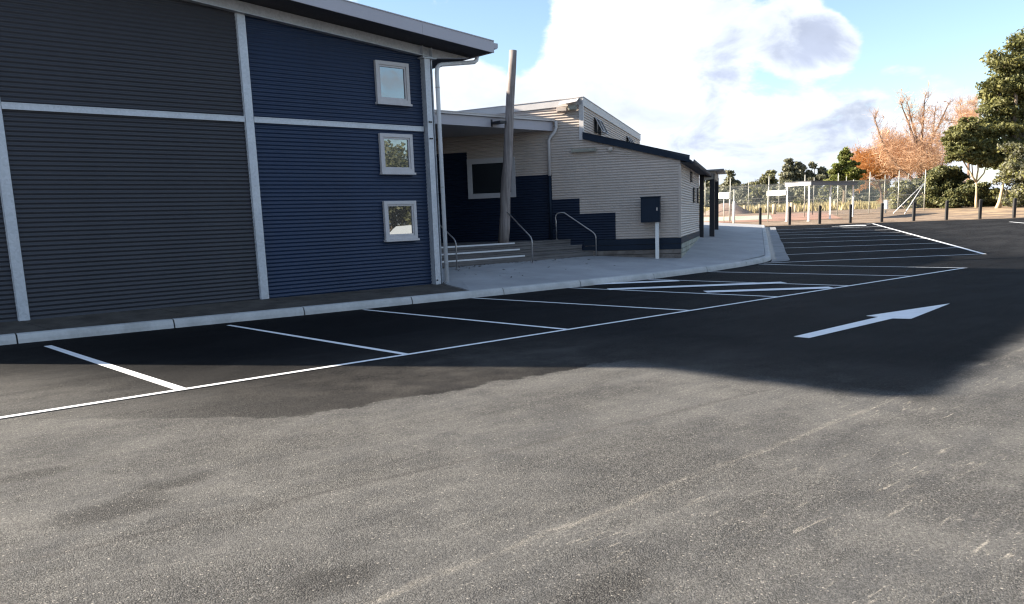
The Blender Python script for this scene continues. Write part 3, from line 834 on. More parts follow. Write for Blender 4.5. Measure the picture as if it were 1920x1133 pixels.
# ---------------------------------------------------------------- low hall (cream and navy)
low = thing('low_hall', 'low cream corrugated hall with navy stepped paint, porch and verandah', 'building', (CR[0], CR[1], 0.28))
VT = 2.87                                             # where the high part begins
zlt = lambda v: 3.06 + (v + 0.25) * (3.875 - 3.06) / (VT + 0.25)      # underside of the low roof barge
zgt = lambda v: 5.08 - 0.035 * (v - VT)
steps = [(1.92, 0.885), (3.01, 1.68), (3.86, 2.145), (6.56, 2.90), (20, 3.70)]


def paint(x, z):
    for v, zz in steps:
        if x < v: return 1 if z < zz else 0
    return 0


mb = MB()
vtop = lambda z: max(0.0, min(VT, (z - 3.06) / (3.875 - 3.06) * (VT + 0.25) - 0.25)) if z > 3.06 else 0.0
corrugated(mb, CR3, V, -U, [0.0, 1.92, VT], 0.885, 3.95, lims=None, matfn=paint, phase=0.4, amp=0.012)
# trim the low part under the roof slope
keep_v = []
for i, p in enumerate(mb.v):
    pv = (np.array(p) - CR3) @ V; lim = zlt(pv) + 0.06
    mb.v[i] = (p[0], p[1], min(p[2], float(lim)))
mb.build('wall_sheet', ['cream_cladding', 'navy_cladding'], low)
mb = MB(); corrugated(mb, CR3, V, -U, [VT, 3.01, 3.86, 5.3, 6.56, 9.5], 0.5, 4.93, matfn=paint, phase=0.4, amp=0.012)
for i, p in enumerate(mb.v):
    pv = (np.array(p) - CR3) @ V; mb.v[i] = (p[0], p[1], min(p[2], float(zgt(pv) - 0.15)))
mb.build('wall_sheet', ['cream_cladding', 'navy_cladding'], low)
# body behind the sheets
mb = MB(); ins = 0.03
mb.prism([guv(ins, 0.03, 0.2), guv(ins, 12, 0.2), guv(ins, 12, zgt(12) - 0.05), guv(ins, VT + 0.03, zgt(VT) - 0.05), guv(ins, VT + 0.03, zlt(VT)), guv(ins, 0.03, zlt(0.03) + 0.03)], U * 8.3)
mb.build('shell', 'cream_cladding', low)
mb = MB(); mb.prism([guv(8.35, VT + 0.03, 0.3), guv(8.35, 12, 0.3), guv(8.35, 12, zgt(12) - 0.05), guv(8.35, VT + 0.03, zgt(VT) - 0.05)], U * 4.5); mb.build('shell', 'cream_cladding', low)
# plinth boards: two navy, two bare
for k, (z1, z0, m_) in enumerate(((0.883, 0.712, 'navy_trim'), (0.700, 0.556, 'navy_trim'), (0.540, 0.428, 'weathered_wood'), (0.412, 0.29, 'weathered_wood'))):
    mb = MB(); v1 = (2.9, 2.9, 2.62, 2.55)[k]; mb.ob(guv(-0.030, -0.028, z0), V * (v1 + 0.028), U * 0.026, (0, 0, z1 - z0)); mb.build('plinth_board', m_, low)
for k, (z1, z0, m_) in enumerate(((0.883, 0.712, 'navy_trim'), (0.700, 0.556, 'pale_wood'), (0.540, 0.428, 'pale_wood'), (0.412, 0.27, 'pale_wood'))):
    u1 = (8.3, 8.3, 6.2, 3.4)[k]; mb = MB(); mb.ob(guv(-0.002, -0.030, z0), U * u1, V * 0.026, (0, 0, z1 - z0)); mb.build('plinth_board', m_, low)
mb = MB(); mb.ob(guv(-0.004, -0.004, 0.2), V * 2.5, U * 0.02, (0, 0, 0.68)); mb.ob(guv(0.02, -0.004, 0.2), U * 8.2, V * 0.02, (0, 0, 0.68)); mb.build('plinth_backing', 'joint_dark', low)
# front wall
mb = MB(); corrugated(mb, CR3, U, -V, [0.0, 8.35], 0.885, 3.06, phase=0.4, amp=0.012); mb.build('wall_sheet', 'cream_cladding', low)
mb = MB(); mb.ob(guv(-0.02, -0.02, 0.885), U * 0.07, V * 0.012, (0, 0, 2.1)); mb.ob(guv(-0.02, -0.008, 0.885), U * 0.012, V * 0.06, (0, 0, 2.1)); mb.build('corner_trim', 'cream_cladding', low)
for (u0, u1, z0, z1) in ((3.75, 4.35, 2.62, 2.95), (4.95, 5.5, 1.95, 2.46), (7.0, 7.5, 1.95, 2.5)):
    mb = MB(); mb.ob(guv(u0, -0.045, z0), U * (u1 - u0), V * 0.04, (0, 0, z1 - z0)); lv = mb.build('louvre_window', 'dark_steel', low)
    k = int((z1 - z0) / 0.1)
    for i in range(k):
        z = z0 + 0.03 + (z1 - z0 - 0.06) * i / max(1, k - 1)
        mb = MB(); mb.ob(guv(u0 + 0.02, -0.085, z - 0.02), U * (u1 - u0 - 0.04), V * 0.04 + np.array([0, 0, 0.03]), (0, 0, 0.006)); mb.build('blade', 'dark_glass', lv)
# low roof with navy barge and gutter
mb = MB(); mb.prism([guv(-0.05, -0.28, 3.075), guv(-0.05, VT, 3.93), guv(-0.05, VT, 3.97), guv(-0.05, -0.28, 3.115)], U * 13.0); mb.build('low_roof', 'navy_trim', low)
mb = MB(); mb.prism([guv(-0.085, -0.27, zlt(-0.27) - 0.02), guv(-0.085, VT - 0.01, zlt(VT)), guv(-0.085, VT - 0.01, zlt(VT) + 0.19), guv(-0.085, -0.27, zlt(-0.27) + 0.165)], U * 0.03)
mb.prism([guv(-0.10, -0.27, zlt(-0.27) + 0.166), guv(-0.10, VT - 0.01, zlt(VT) + 0.191), guv(-0.10, VT - 0.01, zlt(VT) + 0.205), guv(-0.10, -0.27, zlt(-0.27) + 0.18)], U * 0.16)
mb.build('barge_board', 'navy_trim', low)
mb = MB(); mb.prism([guv(-0.06, -0.285 - a, 3.11 + b) for a, b in ((0, 0), (0, -0.11), (0.09, -0.11), (0.115, -0.06), (0.115, 0), (0.10, 0), (0.08, -0.09), (0.015, -0.09), (0.015, 0))], U * 13.0); mb.build('gutter', 'navy_trim', low)
mb = MB(); mb.prism([guv(0, -0.25, 3.03), guv(0, 0.0, 3.04), guv(0, 0.0, 3.06), guv(0, -0.25, 3.05)], U * 8.3); mb.build('eave_lining', 'soffit', low)
# clerestory
mb = MB(); corrugated(mb, guv(0, VT, 0), U, -V, [0.0, 12.9], 3.93, 4.86, phase=0.4, amp=0.012); mb.build('clerestory_sheet', 'cream_cladding', low)
for a, b in ((0.0, 6.9), (6.91, 12.9)):
    mb = MB(); mb.ob(guv(a, VT - 0.03, 4.85), U * (b - a), V * 0.026, (0, 0, 0.245)); mb.ob(guv(a, VT - 0.045, 5.092), U * (b - a), V * 0.2, (0, 0, 0.02)); mb.build('parapet_cap', 'pale_trim', low)
mb = MB(); mb.ob(guv(-0.035, VT - 0.035, 3.86), U * 0.07, V * 0.012, (0, 0, 1.22)); mb.ob(guv(-0.035, VT - 0.022, 3.86), U * 0.012, V * 0.12, (0, 0, 1.22)); mb.build('corner_trim', 'pale_trim', low)
mb = MB(); mb.prism([guv(12.92, VT - 0.03, 3.9), guv(12.92, VT + 8, 3.9), guv(12.92, VT + 8, 4.45), guv(12.92, VT - 0.03, 4.55)], U * 6.0); mb.build('rear_block', 'cream_cladding', low)
for u0 in (1.85, 2.55, 8.8, 9.5):                       # top-hung sashes standing open
    zh, zl, ot = 4.70, 4.24, 0.24
    o_ = MB(); w_ = 0.42
    a_, b_ = guv(u0, VT - 0.03, zh), guv(u0, VT - 0.03 - ot, zl)
    nn_ = np.cross(U, b_ - a_); nn_ /= np.linalg.norm(nn_); nn_ = nn_ if nn_[2] > 0 else -nn_
    o_.ob(a_, U * w_, b_ - a_, nn_ * 0.022); sa = o_.build('awning_sash', 'window_frame', low)
    o_ = MB(); dd_ = b_ - a_; q0 = a_ + dd_ * 0.07 + U * 0.04
    for g_ in (0.024, -0.004):
        o_.face([q0 + nn_ * g_, q0 + U * (w_ - 0.08) + nn_ * g_, q0 + U * (w_ - 0.08) + dd_ * 0.86 + nn_ * g_, q0 + dd_ * 0.86 + nn_ * g_])
    o_.build('pane', 'joint_dark', sa)
    o_ = MB(); o_.ob(guv(u0 + 0.0, VT - 0.030, zl), U * w_, V * 0.016, (0, 0, zh - zl)); o_.build('opening', 'joint_dark', sa)
    for uu in (u0 - 0.005, u0 + w_ - 0.02):
        o_ = MB(); o_.ob(guv(uu, VT - 0.03, zl + 0.02), U * 0.02, V * -(ot - 0.02), (0, 0, 0.02)); o_.build('stay', 'dark_steel', sa)
# high gable flashing
mb = MB(); mb.prism([guv(-0.035, VT, zgt(VT) - 0.20), guv(-0.035, 11, zgt(11) - 0.20), guv(-0.035, 11, zgt(11)), guv(-0.035, VT, zgt(VT))], U * 0.03)
mb.prism([guv(-0.05, VT, zgt(VT) + 0.001), guv(-0.05, 11, zgt(11) + 0.001), guv(-0.05, 11, zgt(11) + 0.02), guv(-0.05, VT, zgt(VT) + 0.02)], U * 0.3); mb.build('gable_flashing', 'pale_trim', low)
mb = MB(); mb.prism([guv(-0.02, VT, zgt(VT) - 0.02), guv(-0.02, 12, zgt(12) - 0.02), guv(-0.02, 12, zgt(12)), guv(-0.02, VT, zgt(VT))], U * 13.0); mb.build('high_roof', 'pale_trim', low)
# porch roof between the two halls
PY = 18.2
mb = MB(); x0, x1 = 11.95, gx(PY) - 0.03
mb.box(x0, x1, PY, PY + 0.05, 4.17, 4.43); pf = mb.build('porch_fascia', 'fascia_metal', low)
mb = MB(); mb.prism([(x0, PY - 0.07, 4.445), (x1 + 0.02, PY - 0.07, 4.445), (x1 + 0.02, PY - 0.07, 4.515), (x0, PY - 0.07, 4.515)], (0, 0.14, 0)); mb.box(x0, x1 + 0.02, PY - 0.085, PY - 0.07, 4.50, 4.52); mb.build('porch_gutter', 'pale_trim', low)
mb = MB(); mb.prism([(x0, PY + 0.05, 4.38), (x1, PY + 0.05, 4.38), (gx(26), 26, 4.5), (x0, 26, 4.5)], (0, 0, 0.06)); mb.build('porch_roof', 'fascia_metal', low)
mb = MB(); mb.prism([(x0, PY + 0.05, 4.19), (x1, PY + 0.05, 4.19), (gx(26), 26, 4.19), (x0, 26, 4.19)], (0, 0, 0.02)); mb.build('porch_ceiling', 'pale_trim', low)
q = lambda v, z, o=0.065: guv(-o, v, z)
for nm, za, zb_, pts in (('a', 0, 0, [q(3.66, 4.45, .07), q(3.66, 4.25, .07), q(3.70, 4.15, .07), q(3.86, 3.98), q(3.90, 3.90), q(3.91, 2.86)]), ('b', 0, 0, [q(3.91, 2.86), q(3.91, 0.93)])):
    mb = MB(); mb.tube(pts, 0.048, 10); mb.build('downpipe', 'pale_trim' if nm == 'a' else 'navy_trim', low)
# porch window
f_ = MB(); v0, v1, z0, z1 = 5.0, 6.55, 2.27, 3.48; e = 0.10
for a, b, c_, d_ in ((v0, v1, z0, z0 + e), (v0, v1, z1 - e, z1), (v0, v0 + e, z0 + e, z1 - e), (v1 - e, v1, z0 + e, z1 - e)):
    f_.ob(guv(-0.06, a, c_), V * (b - a), U * 0.05, (0, 0, d_ - c_))
wn = f_.build('window', 'window_frame', low)
f_ = MB(); e2 = e + 0.05
for a, b, c_, d_ in ((v0 + e, v1 - e, z0 + e, z0 + e2), (v0 + e, v1 - e, z1 - e2, z1 - e), (v0 + e, v0 + e2, z0 + e2, z1 - e2), (v1 - e2, v1 - e, z0 + e2, z1 - e2)):
    f_.ob(guv(-0.045, a + 0.002, c_), V * (b - a - 0.004), U * 0.03, (0, 0, d_ - c_))
f_.build('sash', 'window_frame', wn)
f_ = MB(); f_.face([guv(-0.025, v0 + e2, z0 + e2), guv(-0.025, v0 + e2, z1 - e2), guv(-0.025, v1 - e2, z1 - e2), guv(-0.025, v1 - e2, z0 + e2)]); f_.build('pane', 'dark_glass', wn)
# verandah
vr = lambda px, py, depth: atd(px, py, depth)
def vpost(px, depth, w, ztop):
    p = atd(px, 440, depth); zb0 = gh(p[0], p[1]) + 0.05
    mb = MB(); mb.ob((p[0], p[1], zb0) - U * w / 2 + V * w / 2, U * w, -V * w, (0, 0, ztop - zb0)); mb.ob((p[0], p[1], zb0) - U * (w / 2 + .03) + V * (w / 2 + .03), U * (w + .06), -V * (w + .06), (0, 0, 0.03))
    mb.build('verandah_post', 'dark_steel', low); return p
pa = vpost(1315.5, 33.3, 0.16, 3.02); pb = vpost(1335, 34.5, 0.20, 3.16); pc = vpost(1343, 40.0, 0.20, 3.2)
mb = MB()
for a, b, za, zc in ((pa, pb, 3.02, 3.10), (pb, pc, 3.12, 3.16)):
    d = np.array([b[0] - a[0], b[1] - a[1], 0]); nrm = np.array([-d[1], d[0], 0]); nrm /= np.linalg.norm(nrm)
    o = np.array([a[0], a[1], 0]) - nrm * 0.09
    mb.hexa([o + (0, 0, za - 0.16), o + d + (0, 0, zc - 0.16), o + d + nrm * 0.18 + (0, 0, zc - 0.16), o + nrm * 0.18 + (0, 0, za - 0.16), o + (0, 0, za + 0.16), o + d + (0, 0, zc + 0.16), o + d + nrm * 0.18 + (0, 0, zc + 0.16), o + nrm * 0.18 + (0, 0, za + 0.16)])
mb.build('verandah_beam', 'dark_steel', low)
mb = MB(); a = np.array([pa[0], pa[1], 3.20]); b = np.array([pb[0], pb[1], 3.28]) - V * 0.45; c_ = np.array([pc[0], pc[1], 3.36]) - V * 0.45; d = c_ + V * 3.0
mb.prism([a - V * 0.1, b, c_, d], (0, 0, 0.06)); mb.build('verandah_roof', 'grey_roof', low)

# fixtures on the low hall
fl = thing('floodlight', 'grey box floodlight with metal hood at the top corner of the cream gable', 'light', guv(-0.1, 3.2, 4.8))
mb = MB(); mb.ob(guv(-0.20, 3.02, 4.72), V * 0.24, U * 0.14, (0, 0, 0.15)); mb.ob(guv(-0.23, 3.04, 4.74), V * 0.20, U * 0.03, (0, 0, 0.11)); mb.build('lamp_housing', 'lamp_body', fl)
mb = MB(); mb.ob(guv(-0.16, 3.30, 4.70), V * 0.32, U * 0.12, (0, 0, 0.13)); mb.ob(guv(-0.19, 3.32, 4.715), V * 0.28, U * 0.03, (0, 0, 0.10)); mb.build('control_box', 'cream_cladding', fl)
mb = MB(); mb.prism([guv(-0.36, 2.96, 4.93), guv(-0.36, 3.52, 4.86), guv(-0.03, 3.5, 5.0), guv(-0.03, 2.96, 5.05)], (0, 0, 0.012)); mb.build('hood', 'pale_trim', fl)
bt = thing('batten_light', 'long slim fluorescent batten light fixed across the cream gable sheets', 'light', guv(-0.05, 2.8, 3.5))
mb = MB(); mb.prism([guv(-0.03, 2.50, 3.52), guv(-0.11, 2.50, 3.50), guv(-0.12, 2.50, 3.555), guv(-0.03, 2.50, 3.60)], V * 0.68); mb.build('diffuser', 'lamp_body', bt)
for v_ in (2.47, 3.18):
    mb = MB(); mb.ob(guv(-0.125, v_, 3.495), V * 0.03, U * 0.11, (0, 0, 0.11)); mb.build('end_cap', 'lamp_body', bt)
sb = thing('sensor_box', 'small cream sensor box on the gable below the navy barge', 'sensor', guv(-0.05, 2.0, 3.5))
mb = MB(); mb.ob(guv(-0.09, 1.97, 3.50), V * 0.12, U * 0.07, (0, 0, 0.10)); mb.build('case', 'cream_cladding', sb)
mb = MB(); mb.tube([guv(-0.07, 2.03, 3.50), guv(-0.10, 2.03, 3.455)], [0.035, 0.025], 8); mb.build('lens', 'lamp_body', sb)

# meter cabinet on its post
pmb = thing('meter_cabinet', 'navy metal cabinet mounted on a white steel post before the gable', 'cabinet', guv(-0.25, 0.7, 0.3))
mb = MB(); a = guv(-0.42, 0.56, 1.36); mb.ob(a, V * 0.55, U * 0.26, (0, 0, 0.72)); mb.ob(a - U * 0.03 - V * 0.02 + np.array([0, 0, 0.715]), V * 0.59, U * 0.31, (0, 0, 0.025)); mb.build('cabinet_body', 'navy_trim', pmb)
mb = MB(); mb.ob(a - U * 0.012 + V * 0.03 + np.array([0, 0, 0.03]), V * 0.49, U * 0.012, (0, 0, 0.66)); dr_ = mb.build('door', 'navy_trim', pmb)
mb = MB(); mb.ob(a - U * 0.03 + V * 0.06 + np.array([0, 0, 0.33]), V * 0.03, U * 0.018, (0, 0, 0.09)); mb.build('latch', 'steel_rail', dr_)
mb = MB(); o = guv(-0.34, 0.60, 0.27); mb.ob(o, V * 0.10, U * 0.02, (0, 0, 1.09)); mb.ob(o + U * 0.02, V * 0.02, U * 0.07, (0, 0, 1.09)); mb.ob(o + U * 0.02 + V * 0.08, V * 0.02, U * 0.07, (0, 0, 1.09)); mb.build('post', 'white_paint', pmb)

# ---------------------------------------------------------------- porch stairs, deck and rails
stairs = thing('porch_stairs', 'weathered timber stairs and deck with white step nosings under the porch', 'stairs', (14.5, SY, SZ))
tread = [(17.2, 0.583), (17.5, 0.756), (17.8, 0.93)]
for k, (y, z) in enumerate(tread):
    yn = tread[k + 1][0] if k < 2 else y + 0.30
    zprev = SZ - 0.15 if k == 0 else tread[k - 1][1] - 0.02
    for i in range(2):
        mb = MB(); h = (z - 0.035 - zprev) / 2
        mb.prism([(11.9, y + 0.012, zprev + i * h + 0.004), (gx(y) - 0.035, y + 0.012, zprev + i * h + 0.004), (gx(y) - 0.035, y + 0.012, zprev + (i + 1) * h - 0.004), (11.9, y + 0.012, zprev + (i + 1) * h - 0.004)], (0, 0.025, 0)); mb.build('riser_board', 'deck_wood', stairs)
    for i in range(2):
        ya = y + i * 0.15
        mb = MB(); mb.prism([(11.9, ya, z - 0.032), (gx(ya) - 0.035, ya, z - 0.032), (gx(ya + 0.145) - 0.035, ya + 0.145, z - 0.032), (11.9, ya + 0.145, z - 0.032)], (0, 0, 0.03)); mb.build('tread_board', 'deck_wood', stairs)
    mb = MB(); x1 = 16.08 + 0.09 * k
    mb.prism([(12.05, y - 0.006, z - 0.036), (12.05, y - 0.006, z + 0.004), (12.05, y + 0.05, z + 0.004), (12.05, y + 0.05, z), (12.05, y - 0.001, z), (12.05, y - 0.001, z - 0.036)], (x1 - 12.05, 0, 0)); mb.build('nosing', 'nosing', stairs)
y = 18.1
while y < 24:
    mb = MB(); mb.prism([(11.9, y, 0.898), (gx(y) - 0.035, y, 0.898), (gx(y + 0.135) - 0.035, y + 0.135, 0.898), (11.9, y + 0.135, 0.898)], (0, 0, 0.03)); mb.build('deck_board', 'deck_wood', stairs); y += 0.142
mb = MB(); mb.prism([(11.85, 17.26, 0.05), (gx(17.26) - 0.05, 17.26, 0.05), (gx(24) - 0.05, 24, 0.05), (11.85, 24, 0.05)], (0, 0, 0.45)); mb.build('bearer', 'joint_dark', stairs)


def bez(a, b, c, n=5):
    a, b, c = (np.array(k, float) for k in (a, b, c))
    return [(1 - w) ** 2 * a + 2 * (1 - w) * w * b + w * w * c for w in np.linspace(0, 1, n)]


def rail(label, foot_p, knee_z, top_p, loop=None):
    t = thing('handrail', label, 'handrail', foot_p, 'handrails on the porch stairs')
    f = np.array(foot_p, float); tp = np.array(top_p, float); k = np.array([f[0], f[1], knee_z])
    d = (tp - k) / np.linalg.norm(tp - k)
    pts = [f, k - np.array([0, 0, 0.12])] + bez(k - np.array([0, 0, 0.12]), k, k + d * 0.14)[1:]
    if loop is None: pts += [tp]
    else:
        b = np.array(loop, float); apex = np.array([b[0], b[1], tp[2]])
        pts += [tp - d * 0.02] + bez(tp, apex + d * 0.10, np.array([b[0], b[1], tp[2] - 0.24]), 7) + [b]
    mb = MB(); mb.tube(pts, 0.019, 8); mb.build('rail', 'steel_rail', t)
    mb = MB(); mb.tube([f, f + np.array([0, 0, 0.012])], 0.05, 10)
    if loop is not None: mb.tube([loop, np.array(loop, float) + np.array([0, 0, 0.012])], 0.05, 10)
    mb.build('base_flange', 'steel_rail', t)
    return t


rail('bent steel handrail on the stairs beside the white downpipe', (13.28, 16.76, SZ - 0.02), 1.10, (13.3, 17.75, 1.72))
r2 = rail('bent steel handrail running down from the leaning timber pole', (15.92, 16.72, SZ - 0.02), 1.06, (16.03, 17.86, 1.83))
fR = guv(-0.16, 2.50, 0.39); lR = guv(-0.16, 3.72, 0.93); tR = guv(-0.16, 3.46, 1.73)
rail('looped steel handrail against the navy gable wall', fR, 1.06, tR, lR)

pole = thing('timber_pole', 'tall leaning round timber pole rising through the porch edge', 'pole', (16.02, 18.0, 0.93))
A, B = np.array([16.0, 18.0, 0.90]), np.array([16.37, 17.72, 6.2])
pts, rad = [], []
for i in range(13):
    w = i / 12; pts.append(A + (B - A) * w + np.array([0.012 * math.sin(i * 1.3), 0.01 * math.cos(i * 1.9), 0])); rad.append(0.158 - 0.052 * w + 0.004 * math.sin(i * 2.1))
mb = MB(); mb.tube(pts, rad, 14); mb.build('shaft', 'pole_wood', pole)
w = (4.28 - 0.9) / 5.3; c_ = A + (B - A) * w
mb = MB(); mb.box(c_[0] - 0.36, c_[0] - 0.10, c_[1] - 0.02, PY + 0.0, 4.25, 4.31); mb.box(c_[0] - 0.36, c_[0] - 0.30, PY - 0.012, PY, 4.18, 4.38); mb.build('bracket', 'dark_steel', pole)

# leaf litter on the path
mb = MB(); lr = random.Random(3)
for i in range(150):
    if i < 110: x = lr.uniform(12.2, 18.0); y = SY - abs(lr.gauss(0, 0.16)) - 0.02
    else: x = lr.uniform(12.2, 18.3); y = lr.uniform(14.6, SY - 0.1)
    f = (y - 13.4) / (SY - 13.4); z = 0.136 + (SZ - 0.136) * f + 0.012
    a = lr.uniform(0, 6.28); l = lr.uniform(0.025, 0.06); d = np.array([math.cos(a), math.sin(a), lr.uniform(-.1, .3)]) * l; e = np.array([-math.sin(a), math.cos(a), lr.uniform(-.1, .3)]) * l * 0.45
    p = np.array([x, y, z]); mb.face([p - d, p - e, p + d, p + e])
o = mb.build('leaf_litter', 'dry_leaf', kind='stuff'); o['label'] = 'dry fallen leaves scattered on the concrete by the porch stairs'; o['category'] = 'leaves'

# ---------------------------------------------------------------- bollards
post_mb = None
b0, b1 = st(26.8, 2.35), st(26.5, 15.6)
ORD = ['first', 'second', 'third', 'fourth', 'fifth', 'sixth', 'seventh', 'eighth', 'ninth', 'tenth', 'eleventh']
for i in range(10):
    p = b0 + (b1 - b0) * i / 8.0; p[2] = gh(p[0], p[1]) - 0.03
    lab = 'black square timber bollard, %s from the footpath end along the car park edge' % ORD[i]
    t = thing('bollard', lab, 'bollard', p, 'bollards along the far edge of the car park')
    if post_mb is None:
        mb = MB(); w = 0.066; h = 1.02
        mb.hexa([(-w, -w, -0.1), (w, -w, -0.1), (w, w, -0.1), (-w, w, -0.1), (-w, -w, h), (w, -w, h), (w, w, h), (-w, w, h)])
        a = mb.build('post', 'black_post', None); mb = MB(); q_ = w * 0.55
        mb.hexa([(-w, -w, h), (w, -w, h), (w, w, h), (-w, w, h), (-q_, -q_, h + 0.05), (q_, -q_, h + 0.05), (q_, q_, h + 0.05), (-q_, q_, h + 0.05)])
        c_ = mb.build('cap', 'black_post', None); post_mb = (a.data, c_.data); bpy.data.objects.remove(a); bpy.data.objects.remove(c_)
    for nm, me in (('post', post_mb[0]), ('cap', post_mb[1])):
        o = bpy.data.objects.new(nm, me); COL.objects.link(o); o.parent = t; o.rotation_euler = (0, 0, UA + 0.25)

# ---------------------------------------------------------------- sports court, fences, shelter, signs
def sheet(name, poly, matn, dz, kind='structure'):
    mb = MB(); mb.face([(p[0], p[1], gh(p[0], p[1]) + dz) for p in poly]); return mb.build(name, matn, kind=kind)


sheet('court_surround', [st(33.0, -14), st(33.0, 7.5), st(47.0, 7.5), st(47.0, -14)], 'court_red', -0.014)
sheet('court_surface', [st(36.5, -13), st(36.5, 3.2), st(45.0, 3.2), st(45.0, -13)], 'court_green', -0.008)


def fence(name, label, posts, height, wire_h, cat='fence', rad=0.035):
    """posts: list of (px, depth)"""
    base = []
    for px, dep in posts:
        p = atd(px, 400, dep); base.append(np.array([p[0], p[1], gh(p[0], p[1]) - 0.05]))
    t = thing(name, label, cat, base[0])
    for b in base:
        mb = MB(); mb.tube([b, b + np.array([0, 0, height])], rad, 8); mb.tube([b + np.array([0, 0, height]), b + np.array([0, 0, height + 0.05])], [rad * 1.2, rad * 0.4], 8); mb.build('post', 'pole_steel', t)
    for a, b in zip(base, base[1:]):
        mb = MB(); mb.face([a + (0, 0, 0.08), b + (0, 0, 0.08), b + (0, 0, wire_h), a + (0, 0, wire_h)]); mb.build('mesh_panel', 'chain_link', t)
        for z in (wire_h, wire_h * 0.52):
            mb = MB(); mb.tube([a + (0, 0, z), b + (0, 0, z)], 0.014, 5); mb.build('rail', 'pole_steel', t)
    return t, base


f1, fb = fence('court_fence', 'tall chain link court fence with slim posts behind the timber bollards', [(1369, 58.0), (1441, 58.6), (1508, 59.5), (1570, 60.2), (1629, 60.8), (1683, 61.3), (1732, 61.6)], 2.95, 2.35)
mb = MB()
top = fb[-1] + np.array([0, 0, 2.1])
for px, py in ((1675, 400), (1696, 401)):
    g = gp(px, py); mb = MB(); mb.tube([g, top - (top - g) * 0.06], 0.028, 8); mb.build('brace', 'white_paint', f1)
fence('rear_court_fence', 'far chain link fence along the dry grass bank', [(1322, 73.0), (1403, 73.5), (1460, 74.0), (1525, 75.0), (1585, 76.0), (1657, 77.0), (1700, 77.5)], 2.85, 2.45, rad=0.03)

def slide(P, D, px):
    """move from P along horizontal D until the point lies on the pixel column px"""
    lo, hi = -20.0, 20.0

    def col(k):
        q_ = P + D * k - EYE; return CX + F * (rt @ q_) / (fwd @ q_)
    inc = col(1) > col(0)
    for _ in range(60):
        m_ = (lo + hi) / 2
        if (col(m_) < px) == inc: lo = m_
        else: hi = m_
    return P + D * lo


AX, AY = np.array([1.0, 0, 0]), np.array([0, 1.0, 0])
K = gp(1516, 414.6); K[2] = 0.0
s_left = slide(K, AY, 1474.5); s_mid = slide(K, AX, 1555); s_right = slide(K, AX, 1597)
shl = thing('shelter', 'open white-framed shelter with flat grey roof beside the court', 'shelter', (K[0], K[1], gh(K[0], K[1])))
ztop = atd(1516, 346.5, (K - EYE) @ fwd)[2]
s_back = s_left + (s_right - K) * 0.5
for b in (s_left, K, s_mid, s_right):
    zb1 = gh(b[0], b[1]) - 0.05
    mb = MB(); w = 0.04; mb.box(b[0] - w, b[0] + w, b[1] - w, b[1] + w, zb1, ztop); mb.box(b[0] - 0.09, b[0] + 0.09, b[1] - 0.09, b[1] + 0.09, zb1 + 0.04, zb1 + 0.06); mb.build('post', 'white_paint', shl)
mb = MB(); mb.box(K[0] - 0.12, K[0] - 0.052, K[1] - 0.15, s_left[1] + 0.1, ztop - 0.05, ztop + 0.17); mb.build('beam', 'white_paint', shl)
mb = MB(); mb.box(K[0] - 0.05, s_right[0] + 0.3, K[1] - 0.15, K[1] - 0.08, ztop - 0.05, ztop + 0.17); mb.build('roof_edge', 'grey_roof', shl)
mb = MB(); mb.box(K[0] - 0.18, s_right[0] + 0.4, K[1] - 0.22, s_left[1] + 0.15, ztop + 0.172, ztop + 0.21); mb.build('roof_sheet', 'grey_roof', shl)


def sign(name, label, base, px_far, py0, py1, posts):
    """panel running along y from base, its face to the west"""
    a = np.array([base[0], base[1], 0.0]); b = slide(a, AY, px_far); dep = (a - EYE) @ fwd
    zc0, zc1 = atd((px_far), py1, dep)[2], atd(px_far, py0, dep)[2]
    t = thing(name, label, 'sign', (a[0], a[1], gh(a[0], a[1])))
    y0, y1 = min(a[1], b[1]), max(a[1], b[1])
    mb = MB(); mb.box(a[0] - 0.10, a[0] - 0.07, y0, y1, zc0, zc1); mb.build('panel', 'sign_face', t)
    mb = MB(); mb.box(a[0] - 0.068, a[0] - 0.04, y0 + 0.02, y1 - 0.02, (zc0 + zc1) / 2 - 0.03, (zc0 + zc1) / 2 + 0.03); mb.build('backing_rail', 'pole_steel', t)
    for w in posts:
        yy = y0 + (y1 - y0) * w; mb = MB(); mb.tube([(a[0], yy, gh(a[0], yy) - 0.1), (a[0], yy, zc1)], 0.03, 8); mb.build('post', 'pole_steel', t)


sA = slide(s_left, AY, 1368.0)
sign('sign_board', 'blank white rectangular sign beside the dark verandah posts', sA, 1346, 361.5, 373, (0.03, 0.5))
sign('sign_board', 'long pale sign fixed to the white shelter post', s_left + AY * 0.06, 1438, 358, 367.5, (0.97,))


def goal(label, px, py0, dep, h, hp, matn, arm=None):
    p = atd(px, py0, dep); b = np.array([p[0], p[1], gh(p[0], p[1]) - 0.05])
    t = thing('goal_post', label, 'goal post', b)
    mb = MB(); mb.tube([b, b + np.array([0, 0, h])], 0.035, 8); mb.build('pole', matn, t)
    if hp: mb = MB(); mb.tube([b + np.array([0, 0, 0.02]), b + np.array([0, 0, hp - 0.04]), b + np.array([0, 0, hp])], [0.075, 0.075, 0.04], 10); mb.build('padding', 'white_paint', t)
    if arm is not None:
        mb = MB(); tp = b + np.array([0, 0, h]); q2 = rt0 * arm
        mb.tube([tp, tp + q2 * 0.8 + np.array([0, 0, 0.03])] + bez(tp + q2 * 0.8 + np.array([0, 0, 0.03]), tp + q2, tp + q2 - np.array([0, 0, 0.2]))[1:] + [np.array([tp[0] + q2[0], tp[1] + q2[1], gh(tp[0] + q2[0], tp[1] + q2[1]) - 0.05])], 0.03, 8); mb.build('hoop_frame', matn, t)


